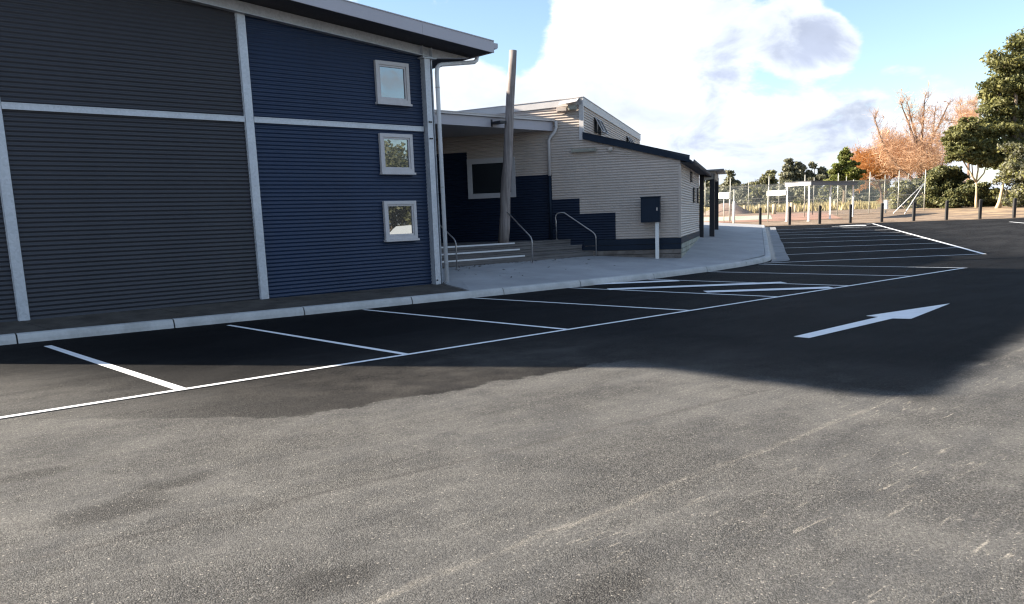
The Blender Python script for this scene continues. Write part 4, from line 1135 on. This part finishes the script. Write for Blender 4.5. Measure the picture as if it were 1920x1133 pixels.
goal('grey pole with a white padded lower half on the red court edge', 1376, 415, 54.5, 2.2, 1.45, 'pole_steel')
goal('thin white pole seen between the dark verandah posts', 1332.5, 415, 53, 2.75, 2.4, 'pole_steel')
goal('dark steel hoop frame standing on the court inside the shelter', 1508, 405, 63.0, 2.25, 0, 'dark_steel', 0.62)
goal('grey pole with white padding under the right end of the shelter roof', 1598.5, 405, 59.5, 2.5, 1.5, 'pole_steel')
mk = gp(1660, 399); t = thing('marker_box', 'small white box on a short leg by the bollards', 'box', mk)
mb = MB(); mb.box(mk[0] - 0.13, mk[0] + 0.13, mk[1] - 0.13, mk[1] + 0.13, mk[2] + 0.25, mk[2] + 0.88); mb.build('case', 'white_paint', t)
mb = MB(); mb.box(mk[0] - 0.05, mk[0] + 0.05, mk[1] - 0.05, mk[1] + 0.05, mk[2] - 0.05, mk[2] + 0.25); mb.box(mk[0] - 0.15, mk[0] + 0.15, mk[1] - 0.15, mk[1] + 0.15, mk[2] + 0.88, mk[2] + 0.91); mb.build('leg', 'pole_steel', t)
br = thing('bicycle_rail', 'black looped bicycle rail behind the verandah posts', 'rail', st(20, 0.3))
a = atd(1312, 386, 40.0); b = atd(1338, 387.5, 42.5); c_ = atd(1346.5, 387.5, 42.8); zg = gh(c_[0], c_[1]) + 0.1
mb = MB(); mb.tube([(a[0], a[1], a[2])] + [(b[0], b[1], b[2])] + bez(b, c_, c_ - np.array([0, 0, 0.27])) + bez(c_ - np.array([0, 0, 0.27]), c_ - np.array([0, 0, 0.55]), b - np.array([0, 0, 0.55]))[1:] , 0.03, 8); mb.build('rail', 'black_post', br)
mb = MB(); mb.tube([(b[0], b[1], b[2]), (b[0], b[1], gh(b[0], b[1]) - 0.05)], 0.03, 8); mb.tube([(a[0], a[1], a[2]), (a[0], a[1], gh(a[0], a[1]) - 0.05)], 0.03, 8); mb.build('leg', 'black_post', br)

# stumps in the dry grass
stl = [(1384, 399, 11), (1396, 400, 14), (1419.5, 398, 10), (1424, 398, 14), (1436, 397, 10), (1451, 401, 17), (1463, 396, 11), (1478, 396, 16), (1484, 398, 17), (1491, 397, 12), (1502, 394, 10), (1529, 393, 9), (1542, 392, 10), (1565, 392, 14), (1573, 391, 10), (1578, 390, 8), (1583, 391, 10), (1589, 389, 8)]
for k, (px, py, hpx) in enumerate(stl):
    p = gp(px, py); dep = (p - EYE) @ fwd; h = hpx / F * dep
    t = thing('timber_stump', 'short pale timber stump standing in the dry grass behind the court', 'stump', p, 'stumps in the dry grass')
    mb = MB(); r_ = 0.11 + 0.03 * (k % 3); mb.tube([p - np.array([0, 0, 0.1]), p + np.array([0.02, 0, h * 0.5]), p + np.array([0.03, 0.02, h])], [r_, r_ * 0.95, r_ * 0.9], 8); mb.build('stump', 'tan_stump', t)
    mb = MB(); mb.tube([p + np.array([0.03, 0.02, h]), p + np.array([0.03, 0.02, h + 0.04])], [r_ * 0.9, r_ * 0.5], 8); mb.build('sawn_top', 'tan_stump', t)
# dirt heap
hp = gp(1362, 401); mb = MB(); rg = random.Random(5); nr, na = 6, 18
for i in range(nr + 1):
    w = i / nr
    for j in range(na):
        a = 2 * math.pi * j / na; rr_ = (1 - w) * 2.3 + 0.05; z = 1.1 * (1 - (1 - w) ** 1.6) * 0.95 + rg.uniform(-.05, .05) * (0 < i < nr)
        e = CR3 * 0 + hp + U * math.sin(a) * rr_ * 0.8 - V * math.cos(a) * rr_; mb.v.append((e[0], e[1], hp[2] - 0.1 + z))
for i in range(nr):
    for j in range(na):
        k = (j + 1) % na; mb.f.append((i * na + j, i * na + k, (i + 1) * na + k, (i + 1) * na + j)); mb.m.append(0); mb.sm.append(True)
tag(mb.build('dirt_heap', 'dirt_heap'), 'low heap of dark soil on the court edge beyond the verandah', 'dirt heap')

# dry grass bank
def grass_patch(name, label, s0, s1, t0, t1, n, h, matn, seed):
    g = random.Random(seed); mb = MB()
    for _ in range(n):
        s_, t_ = g.uniform(s0, s1), g.uniform(t0, t1); p = st(s_, t_, -0.05); a = g.uniform(0, 6.28); hh = h * g.uniform(0.5, 1.2); w = g.uniform(0.05, 0.13)
        d = np.array([math.cos(a), math.sin(a), 0]) * w; l = np.array([g.uniform(-.3, .3), g.uniform(-.3, .3), 0]) * hh
        mb.face([p - d, p + d, p + l + np.array([0, 0, hh])])
    o = mb.build(name, matn, kind='stuff'); o['label'] = label; o['category'] = 'grass'


grass_patch('dry_grass', 'long straw coloured grass on the bank behind the court', 52, 66, -24, 12, 9000, 0.55, 'dry_grass', 11)


# ---------------------------------------------------------------- trees
def leaf_cloud(mb, clumps, n, size, rg, mi=0, aspect=0.55, shell=0.55, drop=0.0, nmat=1):
    R_ = np.random.RandomState(rg.randrange(1 << 30)); w = np.array([(r[0] * r[1] * r[2]) ** 0.75 for _, r in clumps]); w /= w.sum()
    for (c, r), ww in zip(clumps, w):
        k = max(8, int(n * ww)); d = R_.normal(size=(k, 3)); d /= np.linalg.norm(d, axis=1, keepdims=True)
        q = np.where(R_.random(k) < 0.78, shell + (1.06 - shell) * R_.random(k) ** 0.6, R_.random(k)); q = np.where(R_.random(k) < 0.16, 1.0 + 0.38 * R_.random(k) ** 1.6, q)
        p = np.array(c) + d * np.array(r) * q[:, None]
        a = R_.normal(size=(k, 3)); a[:, 2] -= drop; a /= np.linalg.norm(a, axis=1, keepdims=True)
        b = np.cross(a, d + 0.8 * R_.normal(size=(k, 3))); b /= np.linalg.norm(b, axis=1, keepdims=True) + 1e-9
        s_ = (size * R_.uniform(0.55, 1.3, k))[:, None]
        q4 = np.stack([p - a * s_ * 0.5, p + b * s_ * aspect * 0.5, p + a * s_ * 0.5, p - b * s_ * aspect * 0.5], 1).reshape(-1, 3)
        n0 = len(mb.v); mb.v.extend(map(tuple, q4.tolist())); mb.f.extend((n0 + 4 * i, n0 + 4 * i + 1, n0 + 4 * i + 2, n0 + 4 * i + 3) for i in range(k))
        mb.m.extend(R_.randint(0, nmat, k).tolist()); mb.sm.extend([False] * k)


def limb(mb, a, b, r0, r1, rg, n=6, wob=0.06, sides=7):
    a, b = np.array(a, float), np.array(b, float); L_ = np.linalg.norm(b - a); pts, rad = [], []
    for i in range(n):
        w = i / (n - 1); o = np.array([rg.uniform(-1, 1), rg.uniform(-1, 1), rg.uniform(-.5, .5)]) * wob * L_ * (1 if 0 < i < n - 1 else 0)
        pts.append(a + (b - a) * w + o); rad.append(r0 + (r1 - r0) * w)
    mb.tube(pts, rad, sides); return pts


def px_tree(name, label, base_px, depth, blobs, leafmats, n, leaf, seed, trunk='bark', tr=0.16, group=None, stems=None, shell=0.55, sub=5, dscale=0.75, cat='tree'):
    """blobs: (px, py, rx_px, ry_px[, depth offset]) lobes of the crown in photo pixels at the tree's own depth"""
    rg = random.Random(seed); k = depth / F
    p0 = atd(base_px, 400, depth); base = np.array([p0[0], p0[1], gh(p0[0], p0[1]) - 0.1])
    t = thing(name, label, cat, base, group)
    clumps = []; cents = []
    for bl in blobs:
        px, py, rx, ry = bl[:4]; dd = bl[4] if len(bl) > 4 else 0.0
        c = atd(px, py, depth + dd); rx_, ry_ = rx * k, ry * k; cents.append((c, rx_, ry_))
        clumps.append((c, (rx_ * 0.70, rx_ * 0.70 * dscale, ry_ * 0.66)))
        for _ in range(sub + 5):
            d = np.array([rg.gauss(0, 1), rg.gauss(0, 1), rg.gauss(0, 1)]); d /= np.linalg.norm(d)
            cc = c + d * np.array([rx_, rx_ * dscale, ry_]) * rg.uniform(0.6, 1.18); s_ = rg.uniform(0.18, 0.42)
            clumps.append((cc, (rx_ * s_ * 1.2, rx_ * s_ * 1.2, ry_ * s_ * 0.75)))
    mb = MB(); leaf_cloud(mb, clumps, n, leaf, rg, shell=shell, nmat=len(leafmats)); mb.build('crown', list(leafmats), t)
    mb = MB()
    fork = base + np.array([0, 0, max(0.6, 0.35 * (cents[0][0][2] - base[2]))])
    if stems:
        for st_ in stems:
            pp = [atd(x, y, depth) for x, y in st_[0]]
            if len(st_) > 2: pp = [base] + pp
            rr = np.linspace(st_[1], st_[1] * 0.45, len(pp)); mb.tube(pp, list(rr), 8)
    else:
        limb(mb, base, fork, tr, tr * 0.8, rg, 4, 0.03, 8)
        for c, rx_, ry_ in cents: limb(mb, fork, c, tr * 0.6, tr * 0.18, rg)
    mb.build('trunk', trunk, t)
    return t, base


GUM = 'gum trees beyond the court'
px_tree('gum_tree', 'thin grey green gum tree showing just past the dark verandah roof', 1372, 118, [(1369, 334, 11, 11), (1380, 349, 12, 10), (1361, 350, 13, 12), (1372, 344, 12, 10)], ['leaf_gum', 'leaf_grey'], 3000, 0.42, 21, group=GUM)
px_tree('gum_tree', 'dark gum tree seen through the opening between the verandah posts', 1326, 112, [(1326, 348, 13, 13), (1318, 365, 18, 16), (1338, 362, 14, 13)], ['leaf_gum', 'leaf_dark'], 2600, 0.42, 22, group=GUM)
px_tree('gum_tree', 'wide pale olive gum tree above the dry grass bank', 1425, 120, [(1420, 352, 24, 18), (1440, 336, 14, 15), (1403, 356, 17, 13), (1449, 350, 15, 17), (1428, 340, 10, 10)], ['leaf_grey', 'leaf_gum', 'leaf_yellow'], 5200, 0.45, 23, group=GUM)
px_tree('gum_tree', 'tall airy gum tree rising above the white shelter', 1486, 112, [(1479, 304, 9, 8), (1474, 318, 12, 9), (1496, 316, 14, 12), (1484, 330, 19, 12), (1504, 332, 12, 12), (1470, 336, 12, 10), (1490, 346, 24, 12)], ['leaf_gum', 'leaf_grey'], 6500, 0.42, 24, group=GUM)
px_tree('gum_tree', 'small tufted gum tree with bare stem above the grey shelter roof', 1530, 112, [(1526, 310, 8, 6), (1519, 327, 9, 9), (1541, 321, 11, 10), (1534, 338, 20, 13), (1552, 334, 12, 13), (1520, 345, 16, 10)], ['leaf_gum', 'leaf_grey'], 4500, 0.42, 25, group=GUM)
px_tree('cypress_tree', 'bright green conical cypress tree beside the orange willow', 1582, 80, [(1585, 288, 9, 9), (1583, 300, 14, 12), (1592, 312, 20, 14), (1574, 320, 18, 13), (1596, 326, 22, 14), (1570, 336, 24, 13), (1594, 342, 26, 12)], ['leaf_conifer', 'leaf_yellow', 'leaf_conifer'], 12000, 0.30, 26, tr=0.2, sub=7)
# scrub belt behind the court, one shrub at a time
SCR = [(1335, 372, 26, 18), (1362, 374, 24, 18), (1392, 370, 28, 18), (1424, 369, 26, 20), (1455, 370, 26, 20), (1488, 366, 26, 23), (1521, 366, 26, 23), (1552, 364, 26, 24), (1584, 363, 27, 25), (1618, 362, 28, 26), (1650, 364, 26, 26)]
SCR_MATS = [['leaf_grey', 'leaf_gum'], ['leaf_gum', 'leaf_grey'], ['leaf_grey'], ['leaf_grey', 'leaf_yellow'], ['leaf_gum', 'leaf_grey'], ['leaf_gum', 'leaf_grey'], ['leaf_gum', 'leaf_grey'], ['leaf_grey', 'leaf_yellow'], ['leaf_gum', 'leaf_grey'], ['leaf_grey', 'leaf_gum'], ['leaf_grey', 'leaf_yellow']]
SCR_LAB = ['grey green scrub bush seen between the dark verandah posts', 'grey green scrub bush behind the blank white sign', 'pale grey scrub bush behind the fence above the soil heap',
           'pale olive scrub bush on the bank below the wide gum tree', 'grey green scrub bush behind the long pale sign', 'grey green scrub bush behind the white shelter beam',
           'grey green scrub bush behind the corner post of the shelter', 'olive tinged scrub bush behind the grey shelter roof edge', 'grey green scrub bush below the cypress tree',
           'pale grey scrub bush below the orange twigged willow', 'olive tinged scrub bush between the willow and the fence end']
for k, (x, y, rx, ry) in enumerate(SCR):
    px_tree('scrub_bush', SCR_LAB[k], x, 100 + (k * 7) % 9, [(x, y, rx, ry), (x + 9, y + 10, rx * .85, 15), (x - 10, y + 9, rx * .85, 15), (x + 3, y - 8, rx * .5, 13)], SCR_MATS[k], 4200, 0.42, 40 + k, group='scrub bushes behind the fences', sub=6, tr=0.1, cat='bush')
px_tree('shrub', 'round yellow green shrub on the grass behind the shelter', 1500, 84, [(1500, 384, 13, 12), (1494, 390, 10, 9)], ['leaf_yellow', 'leaf_conifer'], 2000, 0.28, 60, tr=0.06, cat='shrub')
px_tree('shrub', 'yellow green shrub behind the braced fence end post', 1708, 68, [(1700, 358, 28, 24), (1720, 348, 24, 20), (1684, 374, 22, 22), (1712, 380, 28, 20), (1736, 344, 14, 16)], ['leaf_yellow', 'leaf_grey'], 11000, 0.24, 61, tr=0.08, cat='shrub')
px_tree('shrub', 'dense glossy green shrub beside the fence end post', 1750, 66, [(1746, 348, 22, 24), (1768, 330, 26, 20), (1752, 376, 26, 22), (1784, 350, 26, 28), (1790, 325, 22, 18)], ['leaf_broad', 'leaf_dark', 'leaf_broad'], 14000, 0.24, 62, tr=0.1, cat='shrub')
px_tree('shrub', 'low spreading broad leaf shrub under the small forked tree', 1815, 64, [(1806, 370, 28, 20), (1832, 362, 26, 24), (1852, 374, 24, 20), (1790, 385, 22, 12), (1868, 368, 16, 22)], ['leaf_broad', 'leaf_dark', 'leaf_broad'], 13000, 0.25, 63, tr=0.08, cat='shrub')
px_tree('forked_tree', 'small forked tree with rounded leafy crown above the shrubs', 1830, 62.5, [(1806, 240, 22, 15), (1792, 262, 22, 17), (1820, 258, 24, 20), (1842, 280, 24, 20), (1808, 285, 28, 16), (1788, 286, 16, 13), (1832, 300, 26, 12), (1856, 290, 20, 24), (1780, 300, 9, 6), (1822, 228, 9, 7), (1778, 274, 8, 7)], ['leaf_broad', 'leaf_yellow', 'leaf_broad'], 15000, 0.25, 64, trunk='pale_bark', sub=9,
        stems=[([(1830, 378), (1831, 355), (1830, 340)], 0.12, 1), ([(1830, 342), (1820, 325), (1806, 302), (1796, 285)], 0.07), ([(1830, 342), (1834, 318), (1832, 290), (1828, 270)], 0.07), ([(1831, 342), (1845, 325), (1852, 300), (1850, 285)], 0.06), ([(1824, 330), (1822, 305), (1815, 280)], 0.05)])
px_tree('broadleaf_tree', 'large dense evergreen tree towering at the edge of the car park', 1915, 64, [(1882, 118, 38, 30), (1925, 100, 44, 40), (1862, 165, 30, 28), (1900, 165, 44, 38), (1868, 205, 34, 26), (1912, 215, 44, 38), (1878, 248, 44, 32), (1862, 278, 28, 26), (1950, 190, 60, 60), (1918, 275, 46, 34), (1990, 150, 60, 60), (2010, 240, 60, 50), (1885, 296, 30, 18), (1850, 235, 26, 24), (1848, 262, 22, 22), (1905, 305, 40, 24)],
        ['leaf_broad', 'leaf_broad', 'leaf_yellow'], 44000, 0.29, 65, tr=0.35, sub=12)
px_tree('shrub', 'tall feathery olive shrub around the pale leaning trunk', 1905, 60, [(1912, 296, 32, 28), (1898, 330, 30, 28), (1925, 340, 36, 36), (1905, 372, 32, 26), (1945, 372, 36, 28), (1955, 305, 36, 36), (1990, 345, 42, 42)], ['leaf_yellow', 'leaf_gum', 'leaf_grey'], 22000, 0.23, 66, trunk='pale_bark', tr=0.1, sub=9,
        stems=[([(1866, 399), (1874, 380), (1878, 360), (1882, 336)], 0.17), ([(1872, 394), (1884, 372), (1889, 350)], 0.10)], cat='shrub')


def bare_tree(name, label, base_px, depth, limbs, seed, twigmat, twigs, tw_len, r0, levels=3, haze=None):
    rg = random.Random(seed); p0 = atd(base_px, 400, depth); base = np.array([p0[0], p0[1], gh(p0[0], p0[1]) - 0.1])
    t = thing(name, label, 'tree', base); mb = MB(); tips = []

    def grow(a, d, L_, r, lev):
        n = 4; pts = [a]; dd = d / np.linalg.norm(d)
        for i in range(n):
            dd = dd + np.array([rg.gauss(0, .12), rg.gauss(0, .12), rg.gauss(0.05, .10)]); dd /= np.linalg.norm(dd); pts.append(pts[-1] + dd * L_ / n)
        mb.tube(pts, list(np.linspace(r, r * 0.5, n + 1)), 5 if lev else 7, cap=False)
        for p in pts[1:]: tips.append((p, dd, lev))
        if lev < levels:
            for i in range(rg.choice((3, 4, 5))):
                q_ = pts[rg.randrange(1, n + 1)]; e = dd + 0.75 * np.array([rg.gauss(0, 1), rg.gauss(0, 1), rg.gauss(0.25, .8)]); grow(q_, e, L_ * rg.uniform(0.42, 0.65), r * 0.45, lev + 1)
    for path, r in limbs:
        pp = [atd(x, y, depth + (x - base_px) * 0.012 * (1 if (i % 2) else -1)) for i, (x, y) in enumerate(path)]
        mb.tube(pp, list(np.linspace(r * r0, r * r0 * 0.35, len(pp))), 7, cap=False)
        for i in range(len(pp) - 1):
            d = pp[i + 1] - pp[i]; L_ = np.linalg.norm(d)
            for _ in range(2):
                w = rg.random(); e = d / L_ + 0.7 * np.array([rg.gauss(0, 1), rg.gauss(0, 1), rg.gauss(0.3, .7)]); grow(pp[i] + d * w, e, rg.uniform(0.8, 1.7), r * r0 * 0.20, 1)
        d = pp[-1] - pp[-2]; grow(pp[-1], d, 0.7, r * r0 * 0.35, 1)
    mb.build('trunk', 'twig', t)
    mb = MB(); tips = [q_ for q_ in tips if q_[2] >= 1]
    for _ in range(twigs):
        p, dd, lev = tips[rg.randrange(len(tips))]; e = dd * 0.6 + np.array([rg.gauss(0, .6), rg.gauss(0, .6), rg.gauss(0.15, .55)]); e /= np.linalg.norm(e)
        L_ = tw_len * rg.uniform(0.4, 1.2); s_ = np.cross(e, fwd); s_ /= np.linalg.norm(s_) + 1e-9; w = 0.007 + 0.006 * rg.random()
        m_ = p + e * L_ * 0.5 + np.array([rg.gauss(0, .1), rg.gauss(0, .1), rg.gauss(0, .1)]); mb.face([p - s_ * w, p + s_ * w, m_ + s_ * w * .6, p + e * L_, m_ - s_ * w * .6])
    if haze:
        for px, py, rx, ry, k in haze:
            c = atd(px, py, depth); f_ = depth / F
            for _ in range(k):
                d = np.array([rg.gauss(0, .5), rg.gauss(0, .5), rg.gauss(0, .5)]); p = c + d * np.array([rx * f_, rx * f_, ry * f_])
                e = np.array([rg.gauss(0, .5), rg.gauss(0, .5), rg.gauss(0.35, .6)]); e /= np.linalg.norm(e); L_ = tw_len * rg.uniform(0.5, 1.2); s_ = np.cross(e, fwd); s_ /= np.linalg.norm(s_) + 1e-9; w = 0.010 + 0.010 * rg.random()
                mb.face([p - s_ * w, p + s_ * w, p + e * L_])
    mb.build('twigs', twigmat, t)


bare_tree('bare_willow', 'tall leafless willow with dark forking limbs and orange twigs', 1722, 82,
          [([(1722, 395), (1724, 350), (1726, 318), (1727, 290)], 1.0), ([(1727, 292), (1728, 262), (1731, 225), (1733, 190)], .55), ([(1727, 290), (1714, 262), (1703, 230), (1692, 203)], .5), ([(1727, 296), (1742, 268), (1760, 236), (1776, 200)], .55),
           ([(1726, 282), (1716, 250), (1708, 222), (1702, 195)], .4), ([(1720, 345), (1690, 320), (1668, 295), (1652, 262), (1641, 226)], .6), ([(1722, 330), (1738, 295), (1750, 255), (1752, 215)], .45), ([(1757, 340), (1752, 310), (1740, 280)], .4), ([(1757, 345), (1768, 305), (1778, 270)], .4)],
          71, 'leaf_pink', 2400, 0.95, 0.30, 2, [(1715, 300, 56, 30, 2800), (1750, 270, 40, 36, 1500), (1660, 268, 22, 30, 1000), (1735, 225, 36, 26, 500), (1690, 280, 40, 26, 700)])
bare_tree('orange_willow', 'bushy orange twigged willow left of the tall bare tree', 1655, 86,
          [([(1655, 395), (1652, 360), (1645, 335)], .8), ([(1645, 338), (1630, 318), (1615, 300)], .5), ([(1648, 340), (1660, 312), (1668, 290)], .5), ([(1650, 345), (1680, 330), (1695, 305)], .5), ([(1640, 340), (1618, 335), (1605, 318)], .4)],
          72, 'leaf_orange', 4000, 0.7, 0.24, 2, [(1628, 306, 26, 22, 7000), (1660, 308, 30, 24, 7000), (1695, 305, 28, 26, 5000), (1612, 322, 20, 16, 3000), (1690, 275, 24, 20, 1600), (1740, 310, 22, 22, 2200)])
bare_tree('pink_bare_tree', 'pale pinkish bare tree behind the large evergreen', 1815, 96,
          [([(1815, 395), (1816, 320), (1815, 270)], .9), ([(1815, 275), (1806, 240), (1800, 205)], .5), ([(1815, 270), (1824, 230), (1830, 195)], .5)], 73, 'leaf_pink', 1600, 0.95, 0.24, 2, [(1812, 225, 26, 28, 2200)])

# ---------------------------------------------------------------- across the car park, seen in the window reflections
def mirror(px, py, tt):
    p = plane(px, py, (0, WY, 0), (0, 1, 0)); d = p - EYE; d = np.array([d[0], -d[1], d[2]]); return p + d * tt


def bush_behind(name, label, px, tt, h, w, mats_, seed):
    p = mirror(px, 420, tt); rg = random.Random(seed); t = thing(name, label, 'tree', (p[0], p[1], 0.0), 'trees across the car park'); cl = []
    for i in range(14):
        a = rg.uniform(0, 6.28); cl.append((np.array([p[0] + math.cos(a) * w * rg.uniform(0, .7), p[1] + math.sin(a) * w * rg.uniform(0, .5), h * rg.uniform(0.35, 0.88)]), (w * .38, w * .38, h * .16)))
    mb = MB(); leaf_cloud(mb, cl, 6000, 0.3, rg, nmat=len(mats_)); mb.build('crown', mats_, t)
    mb = MB(); limb(mb, (p[0], p[1], -0.05), (p[0], p[1], h * .5), 0.2, 0.12, rg)
    for c, r in cl[::3]: limb(mb, (p[0], p[1], h * .4), c, 0.1, 0.03, rg)
    mb.build('trunk', 'bark', t)


for i, (px, tt, h, w) in enumerate(((700, 1.75, 5.4, 2.6), (735, 1.9, 6.6, 3.0), (765, 1.8, 5.2, 2.6), (800, 1.9, 5.6, 3.0), (660, 1.9, 5.6, 3.0), (840, 1.9, 5.2, 3.0))):
    bush_behind('hedge_tree', 'leafy roadside tree mirrored in the blue wall windows', px, tt, h, w, ['leaf_broad', 'leaf_gum'], 90 + i)


def car():
    p = mirror(748, 430, 1.28); d = np.array([0.995, -0.1, 0]); d = d / np.linalg.norm(d); n = np.array([-d[1], d[0], 0])
    o = np.array([p[0] + 0.6, p[1], 0.012])
    t = thing('parked_car', 'white parked car mirrored in the lowest blue wall window', 'car', o)
    prof = [(-2.2, .32), (-2.25, .62), (-2.1, .88), (-1.55, .98), (-0.75, 1.06), (-0.15, 1.48), (1.2, 1.52), (1.95, 1.05), (2.2, .98), (2.22, .35)]
    mb = MB(); w = 0.86
    for sgn in (1,):
        mb.prism([o + d * a + n * -w + np.array([0, 0, b]) for a, b in prof], n * 2 * w)
    mb.build('body', 'car_white', t)
    for sgn in (-1, 1):
        mb = MB(); q_ = [(-0.62, 1.06), (-0.12, 1.40), (1.12, 1.43), (1.7, 1.06)]
        mb.prism([o + d * a + n * (w * sgn) + np.array([0, 0, b]) for a, b in q_], n * 0.012 * sgn); mb.build('side_window', 'dark_glass', t)
        for a in (-1.38, 1.32):
            c = o + d * a + n * (w * sgn * 0.98)
            c[2] = 0.345
            mb = MB(); mb.tube([c - n * 0.11 * sgn, c + n * 0.05 * sgn], 0.335, 20); wh = mb.build('wheel', 'tyre', t)
            mb = MB(); mb.tube([c + n * 0.04 * sgn, c + n * 0.062 * sgn], 0.09, 10)
            for s_ in range(5):
                an = 2 * math.pi * s_ / 5; v_ = d * math.cos(an) + np.array([0, 0, 1]) * math.sin(an); q2 = np.cross(n, v_)
                mb.ob(c + n * 0.05 * sgn - q2 * 0.03, v_ * 0.22, q2 * 0.06, n * 0.012 * sgn)
            mb.build('rim', 'alloy', wh)
    mb = MB(); c = o - d * 2.21 + np.array([0, 0, .66])
    for sgn in (-1, 1):
        mb = MB(); mb.ob(c + n * (0.55 * sgn) - n * 0.18, n * 0.36, -d * 0.04, (0, 0, 0.16)); mb.build('headlight', 'window_frame', t)


car()
